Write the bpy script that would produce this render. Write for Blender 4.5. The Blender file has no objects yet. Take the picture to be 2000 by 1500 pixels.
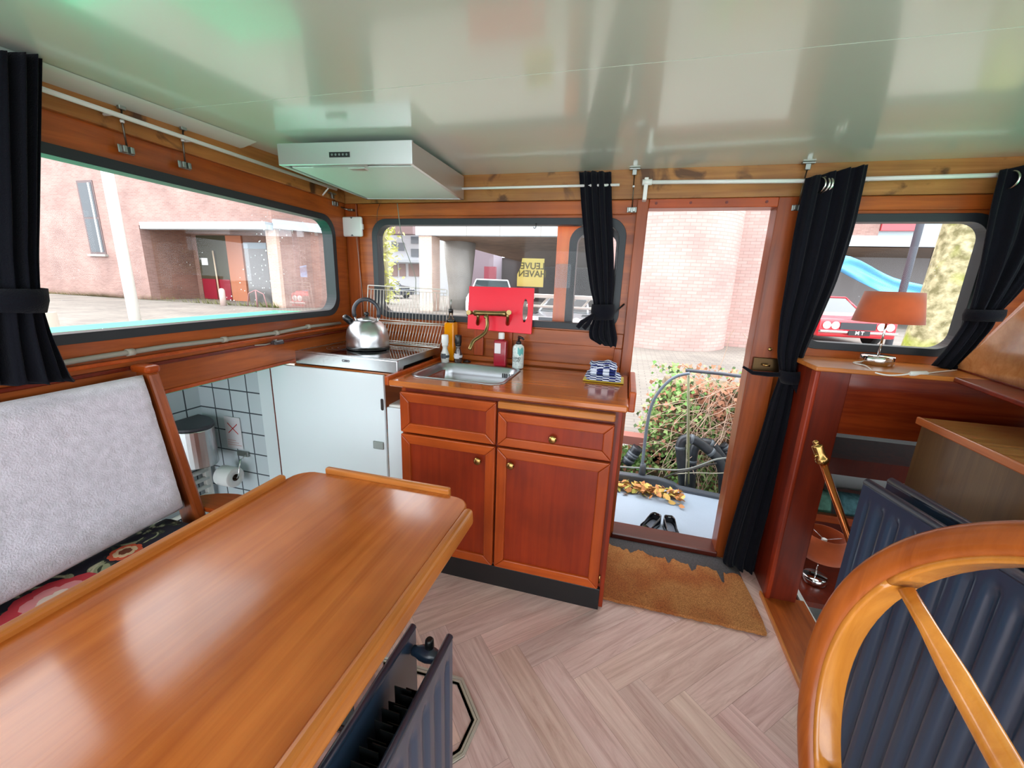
import bpy, bmesh, math, random
from mathutils import Vector, Matrix
random.seed(7)
C = bpy.context.scene.collection
PI = math.pi
# ------------------------------------------------------------------ camera
F = 790.0; H = 1.40
RM = Matrix(((0.9618, 0.2713, 0.0363), (0.0985, -0.2201, -0.9705), (-0.2553, 0.9370, -0.2384)))
RM = Matrix(((0.9621761, 0.2700732, 0.0357447), (0.0993874, -0.2258223, -0.9690854), (-0.2536521, 0.9359833, -0.2441227)))
cd = bpy.data.cameras.new('camera'); cam = bpy.data.objects.new('camera', cd); C.objects.link(cam)
cd.sensor_fit = 'HORIZONTAL'; cd.sensor_width = 36.0; cd.lens = F / 2000 * 36.0; cd.clip_start = 0.02; cd.clip_end = 300
cr, cdn, cf = Vector(RM[0]), Vector(RM[1]), Vector(RM[2])
M4 = Matrix((( cr.x, -cdn.x, -cf.x, 0), (cr.y, -cdn.y, -cf.y, 0), (cr.z, -cdn.z, -cf.z, H), (0, 0, 0, 1)))
cam.matrix_world = M4
bpy.context.scene.camera = cam
# ------------------------------------------------------------------ light
sc = bpy.context.scene
sc.view_settings.view_transform = 'Standard'; sc.view_settings.look = 'None'
sc.view_settings.gamma = 1.0; sc.view_settings.exposure = 1.0; sc.view_settings.use_curve_mapping = False
w = bpy.data.worlds.new('sky'); sc.world = w; w.use_nodes = True
wn = w.node_tree; bg = wn.nodes['Background']
tc = wn.nodes.new('ShaderNodeTexCoord'); sp = wn.nodes.new('ShaderNodeSeparateXYZ'); wr = wn.nodes.new('ShaderNodeValToRGB')
wn.links.new(tc.outputs['Generated'], sp.inputs[0]); wn.links.new(sp.outputs['Z'], wr.inputs[0]); wn.links.new(wr.outputs[0], bg.inputs[0])
wr.color_ramp.elements[0].position = 0.0; wr.color_ramp.elements[0].color = (0.80, 0.86, 0.92, 1)
wr.color_ramp.elements[1].position = 1.0; wr.color_ramp.elements[1].color = (0.95, 0.98, 1.0, 1)
bg.inputs[1].default_value = 3.0

# ------------------------------------------------------------------ pixel of the photograph -> point of the room
def ray(px, py):
    return cr * (px - 1000) + cdn * (py - 750) + cf * F
CO = Vector((0, 0, H))
def onZ(px, py, z):
    d = ray(px, py); return CO + d * ((z - H) / d.z)
def onY(px, py, y):
    d = ray(px, py); return CO + d * (y / d.y)
def onX(px, py, x):
    d = ray(px, py); return CO + d * (x / d.x)
def onPl(px, py, q, n):
    d = ray(px, py); n = Vector(n); return CO + d * (n.dot(Vector(q) - CO) / n.dot(d))
# left wall plane: runs slightly outwards towards the back
LQ = Vector((-1.63, 2.17, 0)); LU = Vector((-.06, 1, 0)).normalized(); LN = Vector((1, .06, 0)).normalized()
def onL(px, py, off=0.0):
    return onPl(px, py, LQ + LN * off, LN)
def LP(y, z, off=0.0):
    return Vector((-1.63 - .06 * (y - 2.17), y, z)) + LN * off
YB = 2.17
def ceil_z(y): return 1.86 + .033 * y

# ------------------------------------------------------------------ materials
def lin(c):
    out = []
    for v in c[:3]:
        v = v / 255.0
        out.append(v / 12.92 if v <= .04045 else ((v + .055) / 1.055) ** 2.4)
    return (out[0], out[1], out[2], 1)
MATS = {}
def mat(name, col, rough=.5, metal=0.0, spec=.5, coat=0.0, bump=None, mottle=0.0, mscale=8, alpha=None, trans=0.0, emit=None, ior=None, sheen=0.0):
    if name in MATS: return MATS[name]
    m = bpy.data.materials.new(name); m.use_nodes = True; nt = m.node_tree; b = nt.nodes['Principled BSDF']
    c = lin(col)
    b.inputs['Base Color'].default_value = c; b.inputs['Roughness'].default_value = rough; b.inputs['Metallic'].default_value = metal
    b.inputs['Specular IOR Level'].default_value = spec; b.inputs['Coat Weight'].default_value = coat; b.inputs['Coat Roughness'].default_value = .08
    if sheen: b.inputs['Sheen Weight'].default_value = sheen
    if trans: b.inputs['Transmission Weight'].default_value = trans
    if ior: b.inputs['IOR'].default_value = ior
    if alpha is not None: b.inputs['Alpha'].default_value = alpha
    if emit: b.inputs['Emission Color'].default_value = c; b.inputs['Emission Strength'].default_value = emit
    if bump or mottle:
        t = nt.nodes.new('ShaderNodeTexCoord'); n = nt.nodes.new('ShaderNodeTexNoise')
        n.inputs['Scale'].default_value = mscale; n.inputs['Detail'].default_value = 5
        nt.links.new(t.outputs['Object'], n.inputs['Vector'])
        if mottle:
            r = nt.nodes.new('ShaderNodeValToRGB'); r.color_ramp.elements[0].position = .3; r.color_ramp.elements[1].position = .7
            r.color_ramp.elements[0].color = tuple(x * (1 - mottle) for x in c[:3]) + (1,)
            r.color_ramp.elements[1].color = tuple(min(1, x * (1 + mottle)) for x in c[:3]) + (1,)
            nt.links.new(n.outputs[0], r.inputs[0]); nt.links.new(r.outputs[0], b.inputs['Base Color'])
        if bump:
            n2 = nt.nodes.new('ShaderNodeTexNoise'); n2.inputs['Scale'].default_value = bump[0]; n2.inputs['Detail'].default_value = 4
            nt.links.new(t.outputs['Object'], n2.inputs['Vector'])
            bp = nt.nodes.new('ShaderNodeBump'); bp.inputs['Strength'].default_value = bump[1]; bp.inputs['Distance'].default_value = .01
            nt.links.new(n2.outputs[0], bp.inputs['Height']); nt.links.new(bp.outputs[0], b.inputs['Normal'])
    MATS[name] = m; return m
def wood(name, c1, c2, axis='X', rough=.36, coat=.14, scale=1.0, stain=0.0, c3=None, rot=0.0):
    if name in MATS: return MATS[name]
    m = bpy.data.materials.new(name); m.use_nodes = True; nt = m.node_tree; b = nt.nodes['Principled BSDF']; L = nt.links.new
    t = nt.nodes.new('ShaderNodeTexCoord'); mp = nt.nodes.new('ShaderNodeMapping')
    s = [26 * scale] * 3; s['XYZ'.index(axis)] = 1.3 * scale; mp.inputs['Scale'].default_value = s
    mp.inputs['Rotation'].default_value = (0, 0, rot)
    n = nt.nodes.new('ShaderNodeTexNoise'); n.inputs['Scale'].default_value = 1.0; n.inputs['Detail'].default_value = 6; n.inputs['Roughness'].default_value = .65; n.inputs['Distortion'].default_value = .6
    L(t.outputs['Object'], mp.inputs[0]); L(mp.outputs[0], n.inputs['Vector'])
    n2 = nt.nodes.new('ShaderNodeTexNoise'); n2.inputs['Scale'].default_value = 3.0 * scale; n2.inputs['Detail'].default_value = 3
    L(t.outputs['Object'], n2.inputs['Vector'])
    r = nt.nodes.new('ShaderNodeValToRGB'); r.color_ramp.elements[0].position = .3; r.color_ramp.elements[1].position = .72
    r.color_ramp.elements[0].color = lin(c1); r.color_ramp.elements[1].color = lin(c2)
    L(n.outputs[0], r.inputs[0])
    mx = nt.nodes.new('ShaderNodeMix'); mx.data_type = 'RGBA'; mx.blend_type = 'MULTIPLY'; mx.inputs[0].default_value = 1.0
    r2 = nt.nodes.new('ShaderNodeValToRGB'); r2.color_ramp.elements[0].color = (.72, .70, .68, 1); r2.color_ramp.elements[1].color = (1.15, 1.15, 1.15, 1)
    r2.color_ramp.elements[0].position = .3; r2.color_ramp.elements[1].position = .7
    L(n2.outputs[0], r2.inputs[0]); L(r.outputs[0], mx.inputs[6]); L(r2.outputs[0], mx.inputs[7])
    out = mx.outputs[2]
    if stain:
        n3 = nt.nodes.new('ShaderNodeTexNoise'); n3.inputs['Scale'].default_value = 5.5; n3.inputs['Detail'].default_value = 6; n3.inputs['Distortion'].default_value = 1.2
        L(t.outputs['Object'], n3.inputs['Vector'])
        r3 = nt.nodes.new('ShaderNodeValToRGB'); r3.color_ramp.elements[0].position = .56; r3.color_ramp.elements[1].position = .66
        r3.color_ramp.elements[0].color = (0, 0, 0, 1); r3.color_ramp.elements[1].color = (stain, stain, stain, 1)
        L(n3.outputs[0], r3.inputs[0])
        m2 = nt.nodes.new('ShaderNodeMix'); m2.data_type = 'RGBA'; L(r3.outputs[0], m2.inputs[0]); L(out, m2.inputs[6]); m2.inputs[7].default_value = lin(c3 or (60, 32, 14))
        out = m2.outputs[2]
    L(out, b.inputs['Base Color'])
    b.inputs['Roughness'].default_value = rough; b.inputs['Coat Weight'].default_value = coat; b.inputs['Coat Roughness'].default_value = .12; b.inputs['Specular IOR Level'].default_value = .32
    bp = nt.nodes.new('ShaderNodeBump'); bp.inputs['Strength'].default_value = .12; bp.inputs['Distance'].default_value = .004
    L(n.outputs[0], bp.inputs['Height']); L(bp.outputs[0], b.inputs['Normal'])
    MATS[name] = m; return m
def bricks(name, c1, c2, mortar, bw, bh, ms=.008, offset=.5, rough=.8, spec=.3, bump=.3, coat=0, jit=True):
    if name in MATS: return MATS[name]
    m = bpy.data.materials.new(name); m.use_nodes = True; nt = m.node_tree; b = nt.nodes['Principled BSDF']; L = nt.links.new
    t = nt.nodes.new('ShaderNodeTexCoord'); br = nt.nodes.new('ShaderNodeTexBrick')
    br.offset = offset; br.inputs['Scale'].default_value = 1.0; br.inputs['Brick Width'].default_value = bw; br.inputs['Row Height'].default_value = bh
    br.inputs['Mortar Size'].default_value = ms; br.inputs['Mortar Smooth'].default_value = .1
    br.inputs['Color1'].default_value = lin(c1); br.inputs['Color2'].default_value = lin(c2); br.inputs['Mortar'].default_value = lin(mortar)
    L(t.outputs['UV'], br.inputs['Vector'])
    out = br.outputs['Color']
    if jit:
        n = nt.nodes.new('ShaderNodeTexNoise'); n.inputs['Scale'].default_value = .9; n.inputs['Detail'].default_value = 6; L(t.outputs['UV'], n.inputs['Vector'])
        r = nt.nodes.new('ShaderNodeValToRGB'); r.color_ramp.elements[0].position = .3; r.color_ramp.elements[1].position = .7
        r.color_ramp.elements[0].color = (.78, .76, .76, 1); r.color_ramp.elements[1].color = (1.12, 1.1, 1.08, 1)
        mx = nt.nodes.new('ShaderNodeMix'); mx.data_type = 'RGBA'; mx.blend_type = 'MULTIPLY'; mx.inputs[0].default_value = 1
        L(n.outputs[0], r.inputs[0]); L(out, mx.inputs[6]); L(r.outputs[0], mx.inputs[7]); out = mx.outputs[2]
    L(out, b.inputs['Base Color']); b.inputs['Roughness'].default_value = rough; b.inputs['Specular IOR Level'].default_value = spec; b.inputs['Coat Weight'].default_value = coat
    bp = nt.nodes.new('ShaderNodeBump'); bp.inputs['Strength'].default_value = bump; bp.inputs['Distance'].default_value = .01; bp.invert = True
    L(br.outputs['Fac'], bp.inputs['Height']); L(bp.outputs[0], b.inputs['Normal'])
    MATS[name] = m; return m
def glassy(name, tint=(1, 1, 1), strength=.4, rough=.0, drops=False):
    if name in MATS: return MATS[name]
    m = bpy.data.materials.new(name); m.use_nodes = True; nt = m.node_tree; L = nt.links.new
    for n in list(nt.nodes):
        if n.type == 'BSDF_PRINCIPLED': nt.nodes.remove(n)
    o = nt.nodes['Material Output']
    tr = nt.nodes.new('ShaderNodeBsdfTransparent'); tr.inputs[0].default_value = (*tint, 1)
    gl = nt.nodes.new('ShaderNodeBsdfGlossy'); gl.inputs['Roughness'].default_value = rough
    fr = nt.nodes.new('ShaderNodeFresnel'); fr.inputs[0].default_value = 1.35
    ml = nt.nodes.new('ShaderNodeMath'); ml.operation = 'MULTIPLY'; ml.inputs[1].default_value = strength
    ms = nt.nodes.new('ShaderNodeMixShader'); L(fr.outputs[0], ml.inputs[0]); L(ml.outputs[0], ms.inputs[0]); L(tr.outputs[0], ms.inputs[1]); L(gl.outputs[0], ms.inputs[2])
    out = ms.outputs[0]
    if drops:
        t = nt.nodes.new('ShaderNodeTexCoord'); v = nt.nodes.new('ShaderNodeTexVoronoi'); v.inputs['Scale'].default_value = 42
        L(t.outputs['Object'], v.inputs['Vector'])
        n = nt.nodes.new('ShaderNodeTexNoise'); n.inputs['Scale'].default_value = 3.5; L(t.outputs['Object'], n.inputs['Vector'])
        r = nt.nodes.new('ShaderNodeMath'); r.operation = 'LESS_THAN'; L(v.outputs['Distance'], r.inputs[0])
        rr = nt.nodes.new('ShaderNodeMapRange'); rr.inputs[1].default_value = .45; rr.inputs[2].default_value = .7; rr.inputs[3].default_value = 0; rr.inputs[4].default_value = .13
        L(n.outputs[0], rr.inputs[0]); L(rr.outputs[0], r.inputs[1])
        df = nt.nodes.new('ShaderNodeBsdfTranslucent'); df.inputs[0].default_value = (.95, .97, 1, 1)
        sc2 = nt.nodes.new('ShaderNodeMath'); sc2.operation = 'MULTIPLY'; sc2.inputs[1].default_value = .6; L(r.outputs[0], sc2.inputs[0])
        m2 = nt.nodes.new('ShaderNodeMixShader'); L(sc2.outputs[0], m2.inputs[0]); L(out, m2.inputs[1]); L(df.outputs[0], m2.inputs[2]); out = m2.outputs[0]
    L(out, o.inputs[0]); MATS[name] = m; return m

W_WALL = wood('varnished wall wood', (134, 62, 20), (188, 98, 36), 'X')
W_WALLY = wood('varnished wall wood along', (128, 58, 18), (180, 92, 34), 'Y')
W_WALLZ = wood('varnished upright wood', (116, 50, 16), (166, 80, 28), 'Z')
W_TABLE = wood('table top wood', (164, 80, 24), (198, 112, 44), 'Y', .22, coat=.6)
W_EDGE = wood('light edge wood', (165, 92, 34), (206, 130, 62), 'Y', .3)
W_EDGEX = wood('light edge wood across', (165, 92, 34), (206, 130, 62), 'X', .3)
W_CTR = wood('worktop wood', (166, 84, 34), (206, 120, 56), 'X', .15, coat=.9)
W_MAH = wood('mahogany panel', (124, 34, 8), (146, 48, 12), 'Z', .4, coat=.08, scale=1.4)
W_MAHF = wood('mahogany frame', (152, 58, 14), (182, 82, 24), 'X', .34, scale=1.2)
W_MAHV = wood('mahogany frame upright', (146, 54, 14), (176, 76, 22), 'Z', .34, scale=1.2)
W_DARK = wood('dark mahogany', (86, 22, 6), (118, 36, 10), 'Z')
W_DARKX = wood('dark mahogany across', (98, 26, 8), (130, 40, 12), 'X')
W_YEL = wood('pale plywood strip', (140, 88, 40), (186, 132, 72), 'X', .45, coat=.2, stain=.8)
W_YELY = wood('pale plywood strip along', (138, 84, 36), (182, 122, 62), 'Y', .45, coat=.2, stain=.9)
W_OLIVE = wood('olive brown plywood', (70, 46, 22), (98, 72, 38), 'Z', .3, coat=.3)
W_GLOSS = wood('glossy light wood', (184, 120, 66), (214, 154, 98), 'X', .15, coat=1.0)
W_RIM = wood('wheel rim wood', (138, 66, 22), (184, 100, 42), 'Z', .3, scale=1.5)
W_SPK = wood('wheel spoke wood', (178, 108, 36), (208, 138, 56), 'Z', .25, scale=1.5, coat=.7)
RUB = mat('black window rubber', (34, 40, 44), .45, spec=.4)
CLOTH = mat('black curtain cloth', (17, 18, 25), .9, spec=.08, bump=(260, .3), sheen=.06)
STEEL = mat('brushed steel', (200, 202, 204), .28, 1.0, bump=(60, .03))
CHROME = mat('chrome', (225, 225, 225), .08, 1.0)
GALV = mat('galvanised metal', (150, 155, 150), .35, 1.0)
BRASS = mat('brass', (176, 140, 84), .25, 1.0)
OLDB = mat('aged brass', (150, 128, 84), .3, 1.0, mottle=.25, mscale=30)
COPPER = mat('copper tube', (168, 96, 54), .25, 1.0)
WHITEP = mat('white plastic', (228, 230, 226), .4)
WHITEM = mat('white painted metal', (232, 232, 226), .35)
BLACKP = mat('black plastic', (22, 22, 24), .35)
NAVY = mat('navy radiator enamel', (38, 54, 74), .3, coat=.3)
DOORW = mat('white laminate', (226, 236, 240), .35)
GREY = mat('grey deck paint', (150, 164, 180), .5, bump=(90, .15), mottle=.06, mscale=3)
GLASS = glassy('window glass'); GLASSD = glassy('rain spotted glass', strength=.15, drops=True)

# ------------------------------------------------------------------ mesh building
class MB:
    def __init__(s): s.v = []; s.f = []; s.sm = []; s.uv = None
    def add(s, vs, fs, smooth=False, m=None):
        o = len(s.v); s.v += [Vector(p) if m is None else m @ Vector(p) for p in vs]
        s.f += [tuple(i + o for i in f) for f in fs]; s.sm += [smooth] * len(fs); return s
    def box(s, a, b, m=None):
        x0, y0, z0 = min(a[0], b[0]), min(a[1], b[1]), min(a[2], b[2]); x1, y1, z1 = max(a[0], b[0]), max(a[1], b[1]), max(a[2], b[2])
        return s.add([(x0,y0,z0),(x1,y0,z0),(x1,y1,z0),(x0,y1,z0),(x0,y0,z1),(x1,y0,z1),(x1,y1,z1),(x0,y1,z1)],
                     [(0,3,2,1),(4,5,6,7),(0,1,5,4),(1,2,6,5),(2,3,7,6),(3,0,4,7)], False, m)
    def hexa(s, lo, hi):   # 4 + 4 corners in matching order
        return s.add(list(lo) + list(hi), [(3,2,1,0),(4,5,6,7),(0,1,5,4),(1,2,6,5),(2,3,7,6),(3,0,4,7)])
    def slab(s, pts, off):   # polygon and an offset vector
        n = len(pts); off = Vector(off); p = [Vector(q) for q in pts]
        return s.add(p + [q + off for q in p], [tuple(range(n))[::-1], tuple(range(n, 2 * n))] + [(i, (i + 1) % n, (i + 1) % n + n, i + n) for i in range(n)])
    def tube(s, pts, r, n=10, cap=True, closed=False):
        P = [Vector(p) for p in pts]; k = len(P); rs = r if isinstance(r, (list, tuple)) else [r] * k
        vs = []; up = None
        for i in range(k):
            if closed: t = (P[(i + 1) % k] - P[i - 1]).normalized()
            else: t = (P[min(i + 1, k - 1)] - P[max(i - 1, 0)]).normalized()
            if up is None:
                up = Vector((0, 0, 1)) if abs(t.z) < .9 else Vector((1, 0, 0))
            a = t.cross(up)
            if a.length < 1e-5: a = t.cross(Vector((1, .3, .2)))
            a.normalize(); b = a.cross(t).normalized(); up = b
            for j in range(n):
                an = 2 * PI * j / n; vs.append(P[i] + a * math.cos(an) * rs[i] + b * math.sin(an) * rs[i])
        fs = []
        for i in range(k if closed else k - 1):
            for j in range(n):
                i2 = (i + 1) % k; fs.append((i * n + j, i2 * n + j, i2 * n + (j + 1) % n, i * n + (j + 1) % n))
        s.add(vs, fs, True)
        if cap and not closed:
            o = len(s.v) - len(vs); s.f += [tuple(o + j for j in range(n)), tuple(o + (k - 1) * n + j for j in range(n))[::-1]]; s.sm += [False, False]
        return s
    def lathe(s, prof, base=(0, 0, 0), n=28, axis=None, smooth=True, sx=1.0):
        # prof: (r, h) from bottom to top, about z or about the given axis
        base = Vector(base)
        if axis is None: a, b, c = Vector((1, 0, 0)), Vector((0, 1, 0)), Vector((0, 0, 1))
        else:
            c = Vector(axis).normalized(); a = c.cross(Vector((0, 0, 1)) if abs(c.z) < .9 else Vector((1, 0, 0))).normalized(); b = c.cross(a)
        vs = []
        for r, h in prof:
            for j in range(n):
                an = 2 * PI * j / n; vs.append(base + a * math.cos(an) * r * sx + b * math.sin(an) * r + c * h)
        fs = [(i * n + j, i * n + (j + 1) % n, (i + 1) * n + (j + 1) % n, (i + 1) * n + j) for i in range(len(prof) - 1) for j in range(n)]
        s.add(vs, fs, smooth); o = len(s.v) - len(vs)
        s.f += [tuple(o + j for j in range(n))[::-1], tuple(o + (len(prof) - 1) * n + j for j in range(n))]; s.sm += [False, False]
        return s
    def grid(s, rows, smooth=True, closed=False):   # rows of points
        n = len(rows[0]); vs = [p for r in rows for p in r]
        m = n if closed else n - 1
        return s.add(vs, [(i * n + j, i * n + (j + 1) % n, (i + 1) * n + (j + 1) % n, (i + 1) * n + j) for i in range(len(rows) - 1) for j in range(m)], smooth)
    def build(s, name, m, parent=None, bevel=0, seg=2, uv=False, sub=0, uvcyl=None, solid=0):
        me = bpy.data.meshes.new(name); off = Vector(parent['_o']) if parent is not None and '_o' in parent else Vector((0, 0, 0))
        me.from_pydata([p - off for p in s.v], [], s.f); me.validate(verbose=False)
        if len(me.polygons) == len(s.sm): me.polygons.foreach_set('use_smooth', s.sm)
        bm = bmesh.new(); bm.from_mesh(me); bmesh.ops.recalc_face_normals(bm, faces=bm.faces); bm.to_mesh(me); bm.free()
        if uv: box_uv(me, uvcyl)
        for mm in (m if isinstance(m, (list, tuple)) else [m]): me.materials.append(mm)
        o = bpy.data.objects.new(name, me); C.objects.link(o)
        if parent is not None:
            o.parent = parent
            if '_o' in parent: o['_o'] = parent['_o']
        if bevel:
            b = o.modifiers.new('b', 'BEVEL'); b.width = bevel; b.segments = seg; b.limit_method = 'ANGLE'; b.angle_limit = math.radians(40)
        if solid:
            b = o.modifiers.new('s', 'SOLIDIFY'); b.thickness = solid; b.offset = 0
        if sub:
            b = o.modifiers.new('u', 'SUBSURF'); b.levels = sub; b.render_levels = sub
        return o
def box_uv(me, cyl=None):
    uvl = me.uv_layers.new(name='UVMap')
    for p in me.polygons:
        n = p.normal
        for li in p.loop_indices:
            v = me.vertices[me.loops[li].vertex_index].co
            if cyl and abs(n.z) < .7:
                a = math.atan2(v.y - cyl[1], v.x - cyl[0]); uvl.data[li].uv = (a * cyl[2], v.z); continue
            if abs(n.z) > .7: uvl.data[li].uv = (v.x, v.y)
            else:
                t = Vector((-n.y, n.x, 0)).normalized(); uvl.data[li].uv = (t.dot(v), v.z)
def tag(o, label=None, cat=None, group=None, kind=None):
    if label: o['label'] = label
    if cat: o['category'] = cat
    if group: o['group'] = group
    if kind: o['kind'] = kind
    return o
def thing(name, loc, label, cat, group=None):
    o = bpy.data.objects.new(name, None); C.objects.link(o); o.empty_display_size = .05
    o.location = loc; o['_o'] = list(loc); return tag(o, label, cat, group)
def struct(o): o['kind'] = 'structure'; return o
def copy_tree(o, parent=None):
    c = o.copy(); C.objects.link(c)
    if parent is not None: c.parent = parent
    for ch in list(o.children): copy_tree(ch, c)
    return c
def rrect(x0, y0, x1, y1, r, n=6):
    pts = []
    for cx, cy, a0 in ((x1 - r, y1 - r, 0), (x0 + r, y1 - r, 90), (x0 + r, y0 + r, 180), (x1 - r, y0 + r, 270)):
        for i in range(n + 1):
            a = math.radians(a0 + 90 * i / n); pts.append((cx + r * math.cos(a), cy + r * math.sin(a)))
    return pts
def flat_mesh(loops, thick, org, u, v, name='tmp'):
    """filled 2-D outline with holes, given a thickness, laid in the plane org + a*u + b*v (thickness along u x v, from 0 to thick)"""
    cu = bpy.data.curves.new(name, 'CURVE'); cu.dimensions = '2D'; cu.fill_mode = 'BOTH'; cu.extrude = thick / 2
    for lp in loops:
        s = cu.splines.new('POLY'); s.points.add(len(lp) - 1); s.use_cyclic_u = True
        for i, p in enumerate(lp): s.points[i].co = (p[0], p[1], 0, 1)
    o = bpy.data.objects.new(name, cu); C.objects.link(o)
    me = bpy.data.meshes.new_from_object(o, depsgraph=bpy.context.evaluated_depsgraph_get())
    bpy.data.objects.remove(o); bpy.data.curves.remove(cu)
    u = Vector(u).normalized(); v = Vector(v).normalized(); n = u.cross(v); org = Vector(org)
    b = MB(); b.add([org + u * q.co.x + v * q.co.y + n * (q.co.z + thick / 2) for q in me.vertices], [tuple(p.vertices) for p in me.polygons])
    bpy.data.meshes.remove(me); return b
def weld(o, d=.0004):
    bm = bmesh.new(); bm.from_mesh(o.data); bmesh.ops.remove_doubles(bm, verts=bm.verts, dist=d); bmesh.ops.recalc_face_normals(bm, faces=bm.faces); bm.to_mesh(o.data); bm.free(); return o
def text_mb(s, size, org, u, v, thick=.001, bold=False):
    cu = bpy.data.curves.new('t', 'FONT'); cu.body = s; cu.size = size; cu.extrude = thick / 2; cu.align_x = 'CENTER'; cu.align_y = 'CENTER'; cu.space_line = .85
    if bold: cu.offset = size * .02
    o = bpy.data.objects.new('t', cu); C.objects.link(o)
    me = bpy.data.meshes.new_from_object(o, depsgraph=bpy.context.evaluated_depsgraph_get())
    bpy.data.objects.remove(o); bpy.data.curves.remove(cu)
    u = Vector(u).normalized(); v = Vector(v).normalized(); n = u.cross(v); org = Vector(org)
    b = MB(); b.add([org + u * q.co.x + v * q.co.y + n * q.co.z for q in me.vertices], [tuple(p.vertices) for p in me.polygons]); bpy.data.meshes.remove(me); return b
def lerp(a, b, t): return a + (b - a) * t
# =================================================================== THE SHELL
# floor: herringbone boards, one mesh, random tone and grain per board in uv
def floor_mat():
    m = bpy.data.materials.new('herringbone floor'); m.use_nodes = True; nt = m.node_tree; b = nt.nodes['Principled BSDF']; L = nt.links.new
    t = nt.nodes.new('ShaderNodeTexCoord'); mp = nt.nodes.new('ShaderNodeMapping'); mp.inputs['Scale'].default_value = (2.2, 30, 1)
    L(t.outputs['UV'], mp.inputs[0])
    n = nt.nodes.new('ShaderNodeTexNoise'); n.inputs['Scale'].default_value = 1.0; n.inputs['Detail'].default_value = 7; n.inputs['Roughness'].default_value = .7; n.inputs['Distortion'].default_value = 1.2
    L(mp.outputs[0], n.inputs['Vector'])
    r = nt.nodes.new('ShaderNodeValToRGB'); e = r.color_ramp.elements
    e[0].position = .25; e[0].color = lin((176, 138, 126)); e[1].position = .75; e[1].color = lin((234, 208, 198))
    k = e.new(.5); k.color = lin((212, 180, 170)); L(n.outputs[0], r.inputs[0])
    a = nt.nodes.new('ShaderNodeVertexColor'); a.layer_name = 'tone'
    mx = nt.nodes.new('ShaderNodeMix'); mx.data_type = 'RGBA'; mx.blend_type = 'MULTIPLY'; mx.inputs[0].default_value = 1
    L(r.outputs[0], mx.inputs[6]); L(a.outputs[0], mx.inputs[7]); L(mx.outputs[2], b.inputs['Base Color'])
    b.inputs['Roughness'].default_value = .38
    bp = nt.nodes.new('ShaderNodeBump'); bp.inputs['Strength'].default_value = .15; bp.inputs['Distance'].default_value = .003; L(n.outputs[0], bp.inputs['Height']); L(bp.outputs[0], b.inputs['Normal'])
    return m
def build_floor():
    wd, ln = .11, .55; q = math.sqrt(.5)
    def M(a, b): return (-.052 + (a + b) * q, 1.202 + (b - a) * q)
    bm = bmesh.new(); uvl = bm.loops.layers.uv.new('UVMap'); cl = bm.loops.layers.float_color.new('tone')
    rnd = random.Random(3)
    def plank(a0, b0, a1, b1, horiz):
        g = .0004; cs = [(a0 + g, b0 + g), (a1 - g, b0 + g), (a1 - g, b1 - g), (a0 + g, b1 - g)]
        P = [M(*c) for c in cs]
        cx = sum(p[0] for p in P) / 4; cy = sum(p[1] for p in P) / 4
        if not (-2.9 < cx < 1.1 and -1.8 < cy < 2.5): return
        f = bm.faces.new([bm.verts.new((p[0], p[1], 0)) for p in P])
        t = rnd.uniform(.86, 1.1); c = (t * rnd.uniform(.98, 1.04), t * rnd.uniform(.97, 1.0), t * rnd.uniform(.96, 1.04), 1); o = (rnd.uniform(0, 40), rnd.uniform(0, 40))
        for lp, (a, b) in zip(f.loops, cs):
            lp[uvl].uv = (a + o[0], b + o[1]) if horiz else (b + o[0], a + o[1]); lp[cl] = c
    for n in range(-45, 46):
        for m in range(-12, 13):
            ox, oy = n * wd + m * ln, n * wd - m * ln
            plank(ox, oy, ox + ln, oy + wd, True); plank(ox, oy + wd, ox + wd, oy + wd + ln, False)
    for v in list(bm.verts): pass
    # clip to the room outline
    for co, no in (((.775, 0, 0), (1, 0, 0)), ((0, 2.168, 0), (0, 1, 0)), ((-1.6, 0, 0), (-1, 0, 0)), ((0, -1.2, 0), (0, -1, 0))):
        bmesh.ops.bisect_plane(bm, geom=bm.verts[:] + bm.edges[:] + bm.faces[:], plane_co=co, plane_no=no, clear_outer=True)
    me = bpy.data.meshes.new('floor'); bm.to_mesh(me); bm.free(); me.materials.append(floor_mat())
    o = bpy.data.objects.new('floor', me); C.objects.link(o); struct(o)
build_floor()
FM = bpy.data.objects['floor']
b = MB().box((-1.6, -1.2, -.06), (.775, 2.16, -.004)); struct(b.build('floor_base', mat('plank gap', (150, 118, 106), .8)))
# ---- ceiling: two glossy painted sheets with a narrow seam, over beams of the roof
CEIL = mat('ceiling paint', (220, 232, 220), .2, spec=.6, coat=.5, bump=(3.0, .05))
c = MB()
for y0, y1 in ((-1.2, 1.115), (1.118, 2.22)):
    c.hexa([(-1.72, y0, ceil_z(y0)), (1.7, y0, ceil_z(y0)), (1.7, y1, ceil_z(y1)), (-1.72, y1, ceil_z(y1))],
           [(-1.72, y0, ceil_z(y0) + .05), (1.7, y0, ceil_z(y0) + .05), (1.7, y1, ceil_z(y1) + .05), (-1.72, y1, ceil_z(y1) + .05)])
c.hexa([(-1.72, 1.11, ceil_z(1.11) + .0015), (1.7, 1.11, ceil_z(1.11) + .0015), (1.7, 1.125, ceil_z(1.125) + .0015), (-1.72, 1.125, ceil_z(1.125) + .0015)],
       [(-1.72, 1.11, 1.96), (1.7, 1.11, 1.96), (1.7, 1.125, 1.96), (-1.72, 1.125, 1.96)])
struct(c.build('ceiling', CEIL))
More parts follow.
